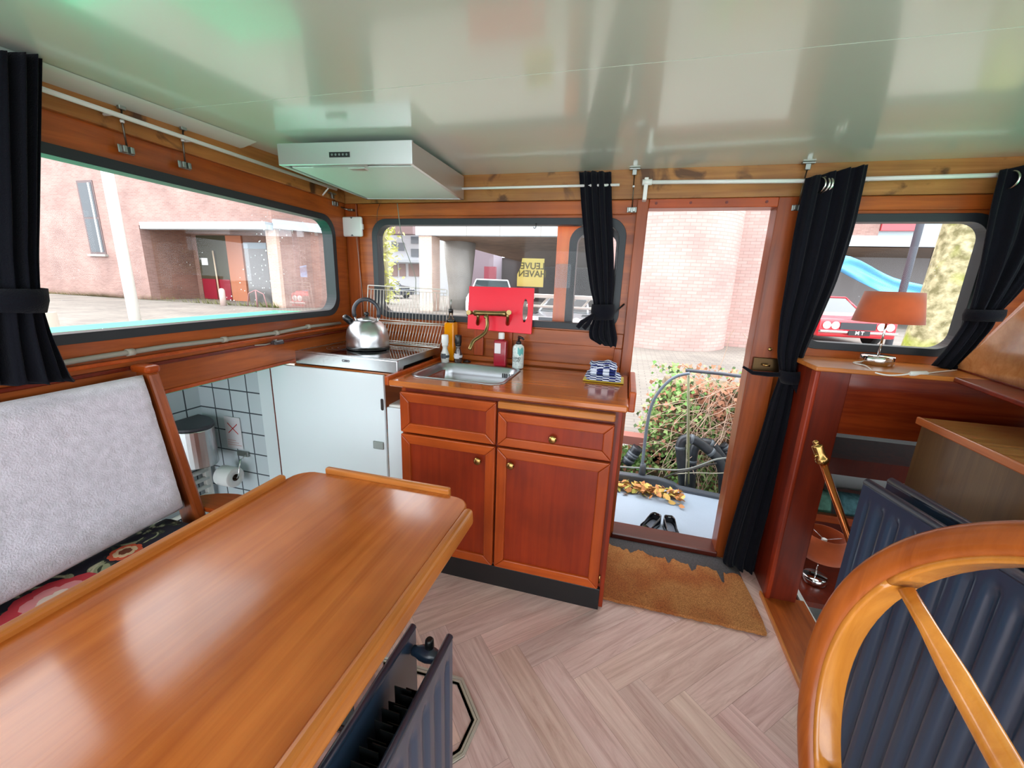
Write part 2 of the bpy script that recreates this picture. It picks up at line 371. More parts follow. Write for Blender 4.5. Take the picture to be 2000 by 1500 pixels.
# ---- left wall with its long rubber-framed window (plane runs a little outwards)
def S(y): return (y - 2.17) * 1.0018
LTH = .05
w1 = rrect(S(.22), 1.18, S(2.045), 1.718, .10)
wb = rrect(S(-1.15), 1.18, S(.08), 1.70, .08)
out = [(S(-1.25), .62), (S(.90), .62), (S(.94), .968), (S(1.664), .968), (S(1.664), .955), (S(2.19), .955), (S(2.19), 1.96), (S(-1.25), 1.86)]
struct(weld(flat_mesh([out, w1, wb], LTH, LQ - LN * LTH, LU, (0, 0, 1)).build('wall_left', W_WALLY)))
def win(nm, outer, fw, org, u, th=.062, r=.09, pane_mat=GLASS, parent=None, prot=.012):
    x0, z0, x1, z1 = outer
    u = Vector(u).normalized(); n = u.cross(Vector((0, 0, 1)))
    root = thing(nm, org + u * ((x0 + x1) / 2) + Vector((0, 0, z0)), None, None); struct(root)
    ring = flat_mesh([rrect(x0, z0, x1, z1, r, 8), rrect(x0 + fw, z0 + fw, x1 - fw, z1 - fw, r - fw * .55, 8)], th, org - n * (th - prot), u, (0, 0, 1))
    fr = weld(ring.build('window_frame', RUB, root)); fr.modifiers.new('b', 'BEVEL').width = .006; fr.modifiers['b'].limit_method = 'ANGLE'; fr.modifiers['b'].segments = 3
    g = flat_mesh([rrect(x0 + fw * .6, z0 + fw * .6, x1 - fw * .6, z1 - fw * .6, r - fw * .4, 6)], .003, org - n * .035, u, (0, 0, 1))
    g.build('pane', pane_mat, root)
    return root
win('window_1', (S(.22), 1.18, S(2.045), 1.718), .03, LQ.copy(), LU, pane_mat=GLASSD, r=.10)
win('window_4', (S(-1.15), 1.18, S(.08), 1.70), .03, LQ.copy(), LU, r=.08)
# ---- back wall: long window, doorway, small window
XU = Vector((1, 0, 0)); BQ = Vector((0, YB, 0))
W2 = (-1.455, 1.168, -.035, 1.722); W3 = (.765, 1.152, 1.395, 1.733)
out = [(-1.69, .45), (.045, .45), (.045, 1.765), (.60, 1.765), (.60, -.3), (.785, -.3), (.785, 1.10), (1.72, 1.10), (1.72, 1.96), (-1.69, 1.96)]
struct(weld(flat_mesh([out, rrect(*W2, .09), rrect(*W3, .09)], .05, (0, YB + .05, 0), XU, (0, 0, 1)).build('wall_back', W_WALL)))
win('window_2', W2, .033, BQ.copy(), XU)
win('window_3', W3, .033, BQ.copy(), XU, pane_mat=GLASSD)
# ---- right wall of the wheelhouse, with the side window nobody sees but whose light comes in
out = [(-2.22, 1.0), (1.25, 1.0), (1.25, 1.96), (-2.22, 1.96)]
struct(weld(flat_mesh([out, rrect(-1.95, 1.18, -.6, 1.7, .09), rrect(-.5, 1.18, 1.15, 1.7, .09)], .05, (1.67, 0, 0), (0, -1, 0), (0, 0, 1)).build('wall_right', W_WALLY)))
# ---- doorway: jambs, lintel, sill (the frame stands a little proud)
dr = thing('door_1', (.32, YB, 0), None, None); struct(dr)
MB().box((.0, 2.135, .0), (.053, 2.235, 1.80)).build('jamb', W_WALLZ, dr, bevel=.004)
MB().box((.590, 2.135, .0), (.705, 2.235, 1.80)).build('jamb', W_WALLZ, dr, bevel=.004)
lt = MB().box((.053, 2.14, 1.760), (.592, 2.235, 1.80)).build('lintel', W_MAHF, dr, bevel=.003)
pl = MB()
for x in (.085, .235, .385, .545): pl.lathe([(.006, 0), (.006, .003)], (x, 2.14, 1.781), n=10, axis=(0, -1, 0))
pl.build('plug', W_DARK, lt)
MB().box((.045, 2.12, .0), (.60, 2.25, .035)).build('sill', wood('dark sill wood', (62, 18, 8), (84, 26, 12), 'X'), dr, bevel=.006)
# ---- trims
struct(MB().box((-1.62, 2.15, 1.803), (1.58, 2.169, 1.932)).build('trim_1', W_YEL, bevel=.002))
b = MB(); b.hexa([LP(-1.2, 1.803, .001), LP(-1.2, 1.803, .018), LP(2.14, 1.803, .018), LP(2.14, 1.803, .001)], [LP(-1.2, 1.825, .001), LP(-1.2, 1.825, .018), LP(2.14, 1.932, .018), LP(2.14, 1.932, .001)])
struct(b.build('trim_2', W_YELY, bevel=.002))
struct(MB().box((-1.625, 2.155, .96), (-1.545, 2.169, 1.803)).build('trim_3', W_WALLZ, bevel=.004))
struct(MB().box((-1.53, 2.152, 1.735), (-.02, 2.169, 1.80)).build('trim_4', W_WALL, bevel=.004))
struct(MB().box((.71, 2.152, 1.745), (1.5, 2.169, 1.80)).build('trim_5', W_WALL, bevel=.004))
def lstrip(nm, y0, y1, z0, z1, d, m, bev=.003):
    b = MB(); b.hexa([LP(y0, z0, .0005), LP(y0, z0, d), LP(y1, z0, d), LP(y1, z0, .0005)], [LP(y0, z1, .0005), LP(y0, z1, d), LP(y1, z1, d), LP(y1, z1, .0005)])
    return struct(b.build(nm, m, bevel=bev))
lstrip('trim_6', -1.2, 2.12, 1.103, 1.116, .020, W_MAHF)
lstrip('trim_7', -1.2, 2.12, 1.075, 1.088, .014, W_DARK)
lstrip('trim_8', .955, 1.655, .968, .982, .008, W_MAHF)
b = MB()
b.grid([[LP(y, ceil_z(y) - .022, .018), LP(y, ceil_z(y) - .020, .035), LP(y, ceil_z(y) - .012, .065), LP(y, ceil_z(y) - .001, .10)] for y in (-1.2, 0, .6, 1.2, 1.45)], True)
struct(b.build('trim_19', CEIL))
# panelling behind the worktop: rail, frame and skirting strip
struct(MB().box((-1.53, 2.156, 1.085), (.0, 2.169, 1.160)).build('trim_9', W_WALL, bevel=.003))
struct(MB().box((-1.53, 2.15, .956), (.0, 2.169, .985)).build('trim_10', W_WALL, bevel=.005))
struct(MB().box((-.04, 2.15, .985), (.0, 2.169, 1.085)).build('trim_11', W_WALLZ, bevel=.003))
# bulkhead by the door: dark side cheek, post, header, ledge and coaming board
b = MB().box((.765, 1.90, .0), (.785, 2.168, 1.10)); struct(b.build('wall_bulkhead', W_DARK))
po = MB().box((.765, 1.872, -.02), (.885, 1.90, 1.10)); struct(po.build('trim_12', W_DARK, bevel=.003))
struct(MB().box((.758, 1.864, .0), (.778, 1.905, 1.10)).build('trim_13', W_MAH, bevel=.006))
struct(MB().box((.885, 1.876, .845), (1.62, 1.90, 1.10)).build('wall_header', wood('mahogany header', (96, 26, 10), (150, 60, 22), 'X', .22, coat=.8)))
struct(MB().box((.75, 1.845, 1.10), (1.62, 2.168, 1.118)).build('trim_14', W_EDGEX, bevel=.004))
b = MB(); b.hexa([(.752, -.6, -.01), (.93, -.6, -.01), (.93, 1.90, -.01), (.752, 1.90, -.01)], [(.752, -.6, .012), (.93, -.6, .012), (.93, 1.90, .012), (.752, 1.90, .012)])
struct(b.build('trim_15', W_WALLY, bevel=.004))
struct(MB().box((.742, -.6, .0), (.752, 1.90, .02)).build('trim_16', W_EDGE, bevel=.003))
# lower fore cabin seen through the opening
WPAINT = mat('white cabin paint', (214, 218, 216), .6)
struct(MB().box((.93, 1.90, -.82), (2.6, 3.3, -.80)).build('floor_lower', WPAINT))
struct(MB().box((.93, 3.2, -.8), (2.6, 3.22, .82)).build('wall_lower', WPAINT))
struct(MB().box((2.3, .2, -.8), (2.32, 3.2, 1.0)).build('wall_lower_side', W_DARK))
struct(MB().box((.93, -.6, -.8), (.95, 3.2, -.012)).build('wall_lower_side', WPAINT))
struct(MB().box((.93, 2.23, -.012), (.95, 3.2, .82)).build('wall_lower_side', WPAINT))
struct(MB().box((.93, 2.38, .82), (2.6, 3.22, .86)).build('roof_fore_light_block', GREY))  # unseen slab, added to cut the sky light falling into the fore cabin
b = MB(); b.slab([(1.19, 1.846, 1.101), (1.08, 1.2, 1.101), (1.66, 1.2, 1.101), (1.66, 1.846, 1.101)], (0, 0, .017)); struct(b.build('trim_18', W_DARKX, bevel=.004))
struct(MB().box((.885, 1.0, -.42), (1.5, 2.25, -.40)).build('floor_step', WPAINT))
# =================================================================== BATHROOM NICHE
TILE = bricks('white wall tiles', (206, 216, 222), (200, 211, 218), (74, 80, 88), .125, .125, ms=.004, offset=0.0, rough=.15, spec=.5, bump=.2, jit=False)
b = MB().box((-2.36, 1.71, -.3), (-1.90, 1.73, 1.02)); struct(b.build('wall_niche_back', TILE, uv=True))
b = MB().box((-2.38, .7, -.3), (-2.36, 1.73, 1.02)); struct(b.build('wall_niche_left', TILE, uv=True))
struct(MB().box((-1.90, 1.70, -.3), (-1.755, 1.72, 1.0)).build('wall_niche_board', DOORW))
struct(MB().box((-2.38, .7, 1.02), (-1.62, 1.73, 1.05)).build('ceiling_niche', W_WALLY))
struct(MB().box((-1.765, 1.655, .1), (-1.745, 1.70, .975)).build('trim_17', W_DARK))
# big white panel door below the hob
t = thing('panel_door', (-1.40, 1.655, .15), 'large plain white panel door standing upright below the hob', 'door')
MB().box((-1.742, 1.640, .15), (-1.08, 1.655, .948)).build('panel', DOORW, t, bevel=.002)
p = onY(740, 869, 1.64)
MB().box((p.x - .028, 1.632, p.z - .02), (p.x + .03, 1.640, p.z + .02)).build('latch', GALV, t, bevel=.003)
p = onY(747, 790, 1.64)
MB().add([(p.x + x, 1.637, p.z + z) for x, z in rrect(-.008, -.03, .008, .03, .0079)], [tuple(range(28))]).build('key_slot', mat('dark slot', (40, 30, 28), .6), t)
# white fridge edge in the gap between panel and cabinet
t = thing('fridge', (-1.00, 1.66, .1), 'white fridge seen as a narrow strip between white panel and cabinet', 'fridge')
MB().box((-1.075, 1.665, .1), (-.95, 2.05, .80)).build('body', WHITEM, t, bevel=.01)
MB().box((-1.075, 1.650, .12), (-.95, 1.663, .79)).build('door', DOORW, t, bevel=.006)
# bin on the tiled wall
bx, by = -2.245, 1.56
t = thing('bin', (bx, by, .30), 'half-round stainless steel wall bin with dark lid in tiled corner', 'bin')
def halfoval(k, grow=0):
    return [(bx - .13, by - .13 * k - grow)] + [(bx - .13 + (.24 * k + grow) * math.sin(PI * i / 28), by - (.13 * k + grow) * math.cos(PI * i / 28)) for i in range(1, 28)] + [(bx - .13, by + .13 * k + grow)]
b = MB(); b.slab([(x, y, .345) for x, y in halfoval(1)], (0, 0, .215)); b.build('body', STEEL, t, bevel=.004)
b = MB(); b.slab([(x, y, .562) for x, y in halfoval(1.02)], (0, 0, .02)); b.build('lid', mat('dark grey plastic', (58, 58, 66), .4), t, bevel=.006)
# towel radiator
t = thing('towel_radiator', (-2.33, 1.58, -.2), 'white towel radiator under the steel bin in the tiled corner', 'radiator')
for y in (1.36, 1.66): MB().box((-2.345, y - .018, -.25), (-2.315, y + .018, .335)).build('upright', WHITEM, t, bevel=.004)
for k in range(9): MB().tube([(-2.325, 1.36, .30 - k * .052), (-2.325, 1.66, .30 - k * .052)], .013).build('bar', WHITEM, t)
# notice with a red cross
a = onY(437, 812, 1.705); c2 = onY(476, 878, 1.705)
t = thing('paper_notice', ((a.x + c2.x) / 2, 1.704, c2.z), 'white paper notice with a red cross taped on the tiles', 'notice')
MB().box((a.x, 1.703, c2.z), (c2.x, 1.706, a.z)).build('sheet', mat('white paper', (218, 216, 222), .8), t)
cx, cz = (a.x + c2.x) / 2, a.z - .07; b = MB()
for s in (1, -1): b.slab([(cx - .035, 1.7015, cz - .03 * s - .003), (cx + .035, 1.7015, cz + .03 * s - .003), (cx + .035, 1.7015, cz + .03 * s + .003), (cx - .035, 1.7015, cz - .03 * s + .003)], (0, .001, 0))
b.build('red_cross', mat('red ink', (200, 50, 50), .7), t)
b = MB()
for k in range(3): b.box((cx - .05, 1.7015, c2.z + .02 + k * .014), (cx + .05 - .02 * k, 1.7025, c2.z + .023 + k * .014))
b.build('print_line', mat('pale pink ink', (205, 160, 160), .7), t)
# toilet roll
p = onY(447, 930, 1.62)
t = thing('toilet_roll_holder', (p.x, 1.70, p.z + .11), 'chrome toilet roll holder screwed to white tiles', 'roll holder')
MB().box((p.x - .01, 1.695, p.z + .095), (p.x + .07, 1.71, p.z + .125)).build('plate', GALV, t, bevel=.003)
MB().tube([(p.x + .06, 1.69, p.z + .11), (p.x + .075, 1.64, p.z + .10), (p.x + .075, 1.62, p.z + .02), (p.x + .06, 1.62, p.z), (p.x - .05, 1.62, p.z)], .004).build('wire_arm', CHROME, t)
t = thing('toilet_roll', (p.x, 1.62, p.z), 'white toilet roll on the wire holder below the notice', 'toilet roll')
b = MB(); n = 28
prof = [(.02, -.05), (.055, -.05), (.057, -.047), (.057, .047), (.055, .05), (.02, .05)]
rows = [[Vector((p.x + h, 1.62 + math.cos(2 * PI * j / n) * r, p.z + math.sin(2 * PI * j / n) * r)) for j in range(n)] for r, h in prof + prof[:1]]
b.grid(rows, True, True); b.build('paper', mat('toilet paper', (236, 236, 236), .95), t)
b = MB(); b.grid([[Vector((p.x + h, 1.62 + math.cos(2 * PI * j / n) * .0195, p.z + math.sin(2 * PI * j / n) * .0195)) for j in range(n)] for h in (-.051, .051)], True, True)
b.build('cardboard_core', mat('cardboard core', (96, 78, 70), .9), t)

# =================================================================== SEAT CORNER
t = thing('bench_seat', (-1.25, .3, 0), 'varnished wooden bench frame behind the table by the left wall', 'bench')
MB().hexa([(-1.42, .905, .50), (-1.335, .905, .50), (-1.335, .94, .50), (-1.42, .94, .50)], [(-1.515, .905, 1.075), (-1.455, .905, 1.075), (-1.455, .94, 1.075), (-1.515, .94, 1.075)]).build('end_post', W_WALLZ, t, bevel=.008)
MB().box((-1.528, .900, 1.072), (-1.450, .945, 1.098)).build('post_cap', W_MAHF, t, bevel=.010)
MB().box((-1.46, -.9, .0), (-.98, .90, .48)).build('seat_box', W_MAHV, t)
b = MB(); b.slab([(-1.30 + .18 * math.cos(a), .94 + .115 * math.sin(a), .575) for a in [PI * k / 14 for k in range(15)]], (0, 0, .018)); b.build('side_shelf', W_MAHF, t, bevel=.005)
MB().hexa([(-1.415, .02, .6), (-1.405, .02, .6), (-1.455, .90, .6), (-1.465, .90, .6)], [(-1.482, .02, 1.05), (-1.470, .02, 1.05), (-1.523, .90, 1.05), (-1.535, .90, 1.05)]).build('back_board', W_MAHF, t)
def cushion(nm, m, P, label, cat, bump_amp=.004, thick=.08, r=.03, n=(34, 20)):
    """P(u, v, w): u, v in 0..1 over the face, w thickness 0..1"""
    o = thing(nm, P(.5, .5, 0), label, cat)
    b = MB(); N, K = n; rnd = random.Random(5)
    def edge(t, L):     # rounds the rim
        d = min(t, 1 - t) * L; return 1 - math.sqrt(max(0, 1 - min(1, d / r) ** 2)) if d < r else 1
    for side in (1, 0):
        rows = []
        for i in range(N + 1):
            row = []
            for j in range(K + 1):
                u, v = i / N, j / K
                u = .5 - .5 * math.cos(PI * u) if False else u
                e = min(1, math.sqrt(max(0, 1 - (1 - min(1, min(u, 1 - u) * N / 1.6)) ** 2)), 1)
                f = min(1, math.sqrt(max(0, 1 - (1 - min(1, min(v, 1 - v) * K / 1.6)) ** 2)), 1)
                h = .5 + (.5 if side else -.5) * e * f
                row.append(P(u, v, h + (bump_amp / thick) * rnd.uniform(-1, 1) * e * f * (1 if side else 0)))
            rows.append(row)
        b.grid(rows, True)
    c = weld(b.build('cover', m, o), .0008); return o
FLUFF = mat('white fluffy plush', (206, 200, 212), .95, spec=.1, bump=(230, .4), mottle=.12, mscale=45, sheen=.6)
cushion('backrest_cushion', FLUFF, lambda u, v, w: Vector((lerp(-1.445, -1.52, v) + .09 * w + .06 * (.903 - lerp(.05, .903, u)), lerp(.05, .903, u), lerp(.60, 1.063, v) + .012 * w)),
        'pale fluffy plush back cushion leaning behind the bench seat', 'cushion', bump_amp=.0012, thick=.08)
# floral seat cushion
def floral():
    m = bpy.data.materials.new('dark floral fabric'); m.use_nodes = True; nt = m.node_tree; b = nt.nodes['Principled BSDF']; L = nt.links.new
    t = nt.nodes.new('ShaderNodeTexCoord'); n = nt.nodes.new('ShaderNodeTexNoise'); n.inputs['Scale'].default_value = 9; n.inputs['Detail'].default_value = 3; n.inputs['Distortion'].default_value = 2.0
    L(t.outputs['Object'], n.inputs['Vector'])
    v = nt.nodes.new('ShaderNodeTexVoronoi'); v.inputs['Scale'].default_value = 13; L(t.outputs['Object'], v.inputs['Vector'])
    r = nt.nodes.new('ShaderNodeValToRGB'); r.color_ramp.interpolation = 'CONSTANT'; e = r.color_ramp.elements
    e[0].position = 0; e[0].color = lin((34, 32, 50)); e[1].position = .52; e[1].color = lin((66, 74, 60))
    for ps, cc in ((.56, (168, 172, 140)), (.62, (216, 212, 186)), (.68, (96, 70, 80))): k = e.new(ps); k.color = lin(cc)
    L(n.outputs[0], r.inputs[0]); L(r.outputs[0], b.inputs['Base Color']); b.inputs['Roughness'].default_value = .8
    return m
FL = floral()
sc1 = cushion('seat_cushion', FL, lambda u, v, w: Vector((lerp(-1.455, -.97, v), lerp(-.35, .900, u), lerp(.49, .588, w))),
        'dark floral seat cushion with pink peony on the bench', 'cushion', bump_amp=.0, thick=.1)
def flower(parent, cx, cy, R, cols, seed, n=3):
    rnd = random.Random(seed)
    for ring in range(n):
        b = MB(); k = 9 - ring; rr = R * (1 - ring * .3)
        for i in range(k):
            a = 2 * PI * (i + rnd.uniform(-.2, .2)) / k; w_ = rr * .42
            dx, dy = math.cos(a), math.sin(a); pts = []
            for j in range(10):
                q = 2 * PI * j / 10; lx = rr * .55 + rr * .45 * math.cos(q); ly = w_ * math.sin(q) * (1 + .2 * rnd.uniform(-1, 1))
                pts.append((cx + dx * lx - dy * ly, cy + dy * lx + dx * ly, .5895 + ring * .0012))
            b.slab(pts, (0, 0, .0004 + .0001 * i))
        b.build('printed_petals', cols[ring % len(cols)], parent)
PK = [mat('peony red', (206, 60, 74), .85), mat('peony pink', (232, 150, 156), .85), mat('peony cream', (238, 214, 204), .85)]
OG = [mat('poppy orange', (220, 92, 62), .85), mat('poppy cream', (228, 196, 160), .85), mat('poppy core', (120, 60, 40), .85)]
f1 = onZ(135, 1160, .59); f2 = onZ(245, 1078, .59)
flower(sc1, f1.x, f1.y - .02, .10, PK, 1); flower(sc1, f1.x + .05, f1.y - .07, .07, PK, 2); flower(sc1, f2.x, f2.y, .04, OG, 3)
# table
t = thing('dining_table', (-.7, .35, 0), 'long varnished wooden table with raised edge lips beside the bench', 'table')
TY = 1.062
def tp(px, py): q = onZ(px, py, .75); return (q.x, q.y)
cor = [(-1.0, -.75), (-.395, -.75), (-.395, .955)] + [(-.455 + .06 * math.cos(a), .985 + .065 * math.sin(a)) for a in [PI / 2 * k / 6 for k in range(1, 6)]] + [(-.475, 1.052), (-.90, 1.047)] + \
      [(-.95 + .068 * math.cos(a), .98 + .066 * math.sin(a)) for a in [PI / 2 + PI / 2 * k / 6 for k in range(1, 6)]] + [(-1.02, .955)]
b = MB(); b.slab([(x, y, .722) for x, y in cor], (0, 0, .028)); b.build('table_top', W_TABLE, t, bevel=.005)
b = MB(); b.hexa([(-1.03, -.75, .722), (-1.0, -.75, .722), (-1.008, .965, .722), (-1.034, .965, .722)], [(-1.03, -.75, .768), (-1.0, -.75, .768), (-1.008, .965, .768), (-1.034, .965, .768)]); b.build('edge_lip', W_EDGE, t, bevel=.008, seg=3)
b = MB(); b.hexa([(-.395, -.75, .712), (-.362, -.75, .712), (-.365, .985, .712), (-.395, .985, .712)], [(-.395, -.75, .762), (-.362, -.75, .762), (-.368, .985, .762), (-.395, .985, .762)]); b.build('edge_lip', W_EDGE, t, bevel=.011, seg=3)
b = MB(); b.hexa([(-.93, 1.045, .722), (-.475, 1.05, .722), (-.475, 1.07, .722), (-.93, 1.065, .722)], [(-.93, 1.045, .768), (-.475, 1.05, .768), (-.475, 1.07, .768), (-.93, 1.065, .768)]); b.build('edge_lip', W_EDGEX, t, bevel=.007, seg=3)
MB().box((-.70, .82, .03), (-.605, .86, .72)).build('leg', CHROME, t, bevel=.006)
MB().box((-.80, .80, .0), (-.52, .88, .03)).build('foot', BLACKP, t, bevel=.006)

# =================================================================== KITCHEN
t = thing('kitchen_cabinet', (-.45, 1.86, 0), 'red-brown mahogany kitchen cabinet with brass knobs under the sink', 'cabinet')
MB().box((-.945, 1.578, .0), (-.925, 2.14, .92)).build('side_panel', W_MAHV, t)
MB().box((.008, 1.580, .0), (.028, 2.14, .92)).build('side_panel', W_MAH, t, bevel=.003)
MB().box((-.925, 1.578, .108), (.012, 1.590, .92)).build('face_frame', W_DARK, t)
MB().box((-.945, 1.560, .0), (.010, 1.578, .106)).build('plinth', mat('black plinth', (20, 20, 22), .4), t, bevel=.002)
def front(nm, x0, z0, x1, z1, y=1.553, knob=None, fw=.045):
    root = MB(); yb = y + .022
    # recessed field with a bevelled, mitred frame round it
    pn = MB().box((x0 + fw * .8, y + .010, z0 + fw * .8), (x1 - fw * .8, yb, z1 - fw * .8)).build(nm, W_MAH, t)
    fr = MB()
    O = [(x0, z0), (x1, z0), (x1, z1), (x0, z1)]; Iq = [(x0 + fw, z0 + fw), (x1 - fw, z0 + fw), (x1 - fw, z1 - fw), (x0 + fw, z1 - fw)]
    for k in range(4):
        a, b_, c_, d = O[k], O[(k + 1) % 4], Iq[(k + 1) % 4], Iq[k]
        g = MB(); g.hexa([(a[0], yb, a[1]), (b_[0], yb, b_[1]), (c_[0], yb, c_[1]), (d[0], yb, d[1])], [(a[0], y, a[1]), (b_[0], y, b_[1]), (c_[0], y, c_[1]), (d[0], y, d[1])])
        o = g.build('frame_member', W_MAHF if k % 2 == 0 else W_MAHV, pn, bevel=.0045, seg=2)
    if knob:
        kp = onY(*knob, y)
        MB().lathe([(.006, 0), (.006, .010), (.012, .014), (.0175, .019), (.0165, .024), (.010, .027), (.001, .028)], (kp.x, y + .008, kp.z), n=20, axis=(0, -1, 0)).build('knob', BRASS, pn)
    return pn
front('false_front', -.943, .716, -.487, .906)
MB().box((-.478, 1.545, .885), (.002, 1.60, .915)).build('pull_out_board', W_EDGEX, t, bevel=.006)
front('drawer', -.478, .716, .002, .868, knob=(1080, 857), fw=.04)
front('door', -.943, .110, -.487, .706, knob=(934, 899))
front('door', -.478, .110, .000, .706, knob=(998, 908))
MB().lathe([(.004, 0), (.004, .04)], (.004, 1.572, .13), n=8).build('hinge', BRASS, t)
# worktop with the cut-out for the sink
SK = (-.965, 1.655, -.495, 2.045)
o = flat_mesh([[(-1.0, 1.555), (.045, 1.555), (.045, 2.15), (-1.0, 2.15)], rrect(SK[0] + .012, SK[1] + .012, SK[2] - .012, SK[3] - .012, .06)], .028, (0, 0, .925), (1, 0, 0), (0, 1, 0)).build('worktop', W_CTR)
weld(o); o.modifiers.new('b', 'BEVEL').width = .006; o.modifiers['b'].limit_method = 'ANGLE'
tag(o, 'glossy reddish wooden worktop round the sink', 'worktop')
t = thing('side_worktop', (-1.3, 1.9, .925), 'varnished wooden shelf carrying the hob in the corner', 'worktop')
MB().box((-1.62, 1.672, .925), (-1.025, 2.15, .952)).build('board', W_CTR, t, bevel=.004)
MB().hexa([(-1.022, 1.56, .925), (-1.0015, 1.56, .925), (-1.0015, 2.15, .925), (-1.022, 2.15, .925)], [(-1.022, 1.56, .968), (-1.0015, 1.56, .968), (-1.0015, 2.15, .968), (-1.022, 2.15, .968)]).build('raised_lip', W_MAHF, t, bevel=.005)
b = MB().box((.0465, 1.70, .885), (.076, 2.13, .975)).build('worktop_end_board', W_MAHF, bevel=.006); tag(b, 'mahogany end board capping the worktop beside the doorway', 'board')
# sink
t = thing('sink', (-.73, 1.85, .953), 'inset stainless steel sink bowl in the wooden worktop', 'sink')
b = MB(); rows = []
for gx, z, r in ((0, .9545, .07), (.0, .957, .07), (.014, .9575, .062), (.020, .953, .058), (.028, .90, .05), (.040, .83, .045), (.07, .822, .03)):
    rows.append([Vector((x, y, z)) for x, y in rrect(SK[0] + gx, SK[1] + gx, SK[2] - gx, SK[3] - gx, r, 8)])
b.grid(rows, True, True); k = len(b.v); b.f.append(tuple(range(k - len(rows[0]), k))); b.sm.append(False)
b.build('bowl', mat('sink steel', (176, 180, 184), .3, 1.0), t)
b = MB().lathe([(.03, 0), (.03, .003), (.012, .004)], (-.73, 1.86, .8225), n=24); b.build('drain', CHROME, t)
b = MB()
for k in range(7):
    if k != 3: b.box((-.60 + k * .010, 2.005, .905), (-.5965 + k * .010, 2.012, .928))
b.build('overflow_slots', mat('overflow dark', (24, 24, 26), .6), t)
p = onZ(925, 700, .956)
t = thing('sink_plug', (p.x, 2.10, .954), 'small black rubber sink plug lying under the brass tap', 'plug')
MB().lathe([(.022, 0), (.024, .004), (.016, .008), (.004, .010), (.004, .014)], (p.x, 2.10, .9545), n=20).build('stopper', BLACKP, t)
# tap on two wooden blocks
for i, px in enumerate((935, 991)):
    p = onY(px, 660, 2.14); b = MB()
    b.slab([(p.x + x, 2.135, .99 + z) for x, z in [(-.027, 0), (.027, 0), (.027, .165), (.019, .178), (-.019, .178), (-.027, .165)]], (0, .0205, 0))
    o = b.build('tap_block', W_MAHV, bevel=.003); tag(o, ['left', 'right'][i] + ' upright wooden block carrying the brass tap on the panelling', 'block')
t = thing('mixer_tap', (-.73, 2.09, 1.15), 'old brass wall mixer tap with curved swivel spout above the sink', 'tap')
a = onY(925, 611, 2.075); c2 = onY(990, 613, 2.075)
MB().tube([a, a.lerp(c2, .05), a.lerp(c2, .12), a.lerp(c2, .3), a.lerp(c2, .7), a.lerp(c2, .88), a.lerp(c2, .95), c2], [.012, .0165, .015, .0135, .0135, .015, .0165, .012], 16).build('mixer_body', OLDB, t)
for q in (933, 991):
    e = onY(q, 613, 2.075); d = onY(q + 1, 634, 2.13)
    MB().tube([e, (e.x, e.y + .01, e.z - .02), (d.x, 2.12, d.z + .01), (d.x, 2.136, d.z)], [.010, .009, .011, .014], 14).build('inlet_elbow', OLDB, t)
for q, s in ((921, -1), (996, 1)):
    e = onY(q, 611, 2.06)
    MB().tube([e, e + Vector((s * .004, -.035, .004))], [.010, .013], 12).build('tap_handle', OLDB, t)
pts = [onY(950, 614, 2.06), onY(953, 635, 2.05), onY(948, 651, 2.03), onY(934, 660, 1.99), onY(924, 666, 1.97), onY(919, 678, 1.95), onY(917, 683, 1.945)]
sp_ = []
for i in range(len(pts) - 1):
    for k in range(3): sp_.append(pts[i].lerp(pts[i + 1], k / 3))
sp_.append(pts[-1])
for _ in range(2): sp_ = [sp_[0]] + [(sp_[i - 1] + sp_[i] * 2 + sp_[i + 1]) / 4 for i in range(1, len(sp_) - 1)] + [sp_[-1]]
MB().tube(sp_, .0100, 14).build('spout', OLDB, t)
MB().lathe([(.013, 0), (.014, .006), (.013, .012)], pts[0] - Vector((0, 0, .02)), n=16).build('spout_nut', OLDB, t)
# bottles and jars along the back of the sink
def at_w(px, py, z=.9535): return onZ(px, py, z)
def place(px, py, yb=None):
    q = onY(px, py, yb) if yb else onZ(px, py, .9545); return Vector((q.x, q.y, .9535))
AMB = mat('amber oil', (244, 160, 14), .05, trans=.35, ior=1.4)
CLR = glassy('clear bottle glass', (.95, .96, .94), 1.0)
p = place(880, 0, 2.105); 
t = thing('oil_bottle', p, 'tall square glass bottle of amber oil with black pourer', 'bottle')
hw = .030
MB().box((p.x - hw, p.y - hw, .956), (p.x + hw, p.y + hw, 1.17)).build('oil', AMB, t, bevel=.008)
MB().lathe([(hw * .9, 1.172), (.022, 1.188), (.012, 1.196), (.012, 1.222)], (p.x, p.y, 0), n=20).build('neck', CLR, t)
MB().lathe([(.013, 0), (.014, .02), (.008, .024)], (p.x, p.y, 1.222), n=16).build('stopper', BLACKP, t)
MB().tube([(p.x, p.y, 1.244), (p.x, p.y, 1.27), (p.x + .004, p.y - .004, 1.295)], .0035, 8).build('pourer_spout', GALV, t)
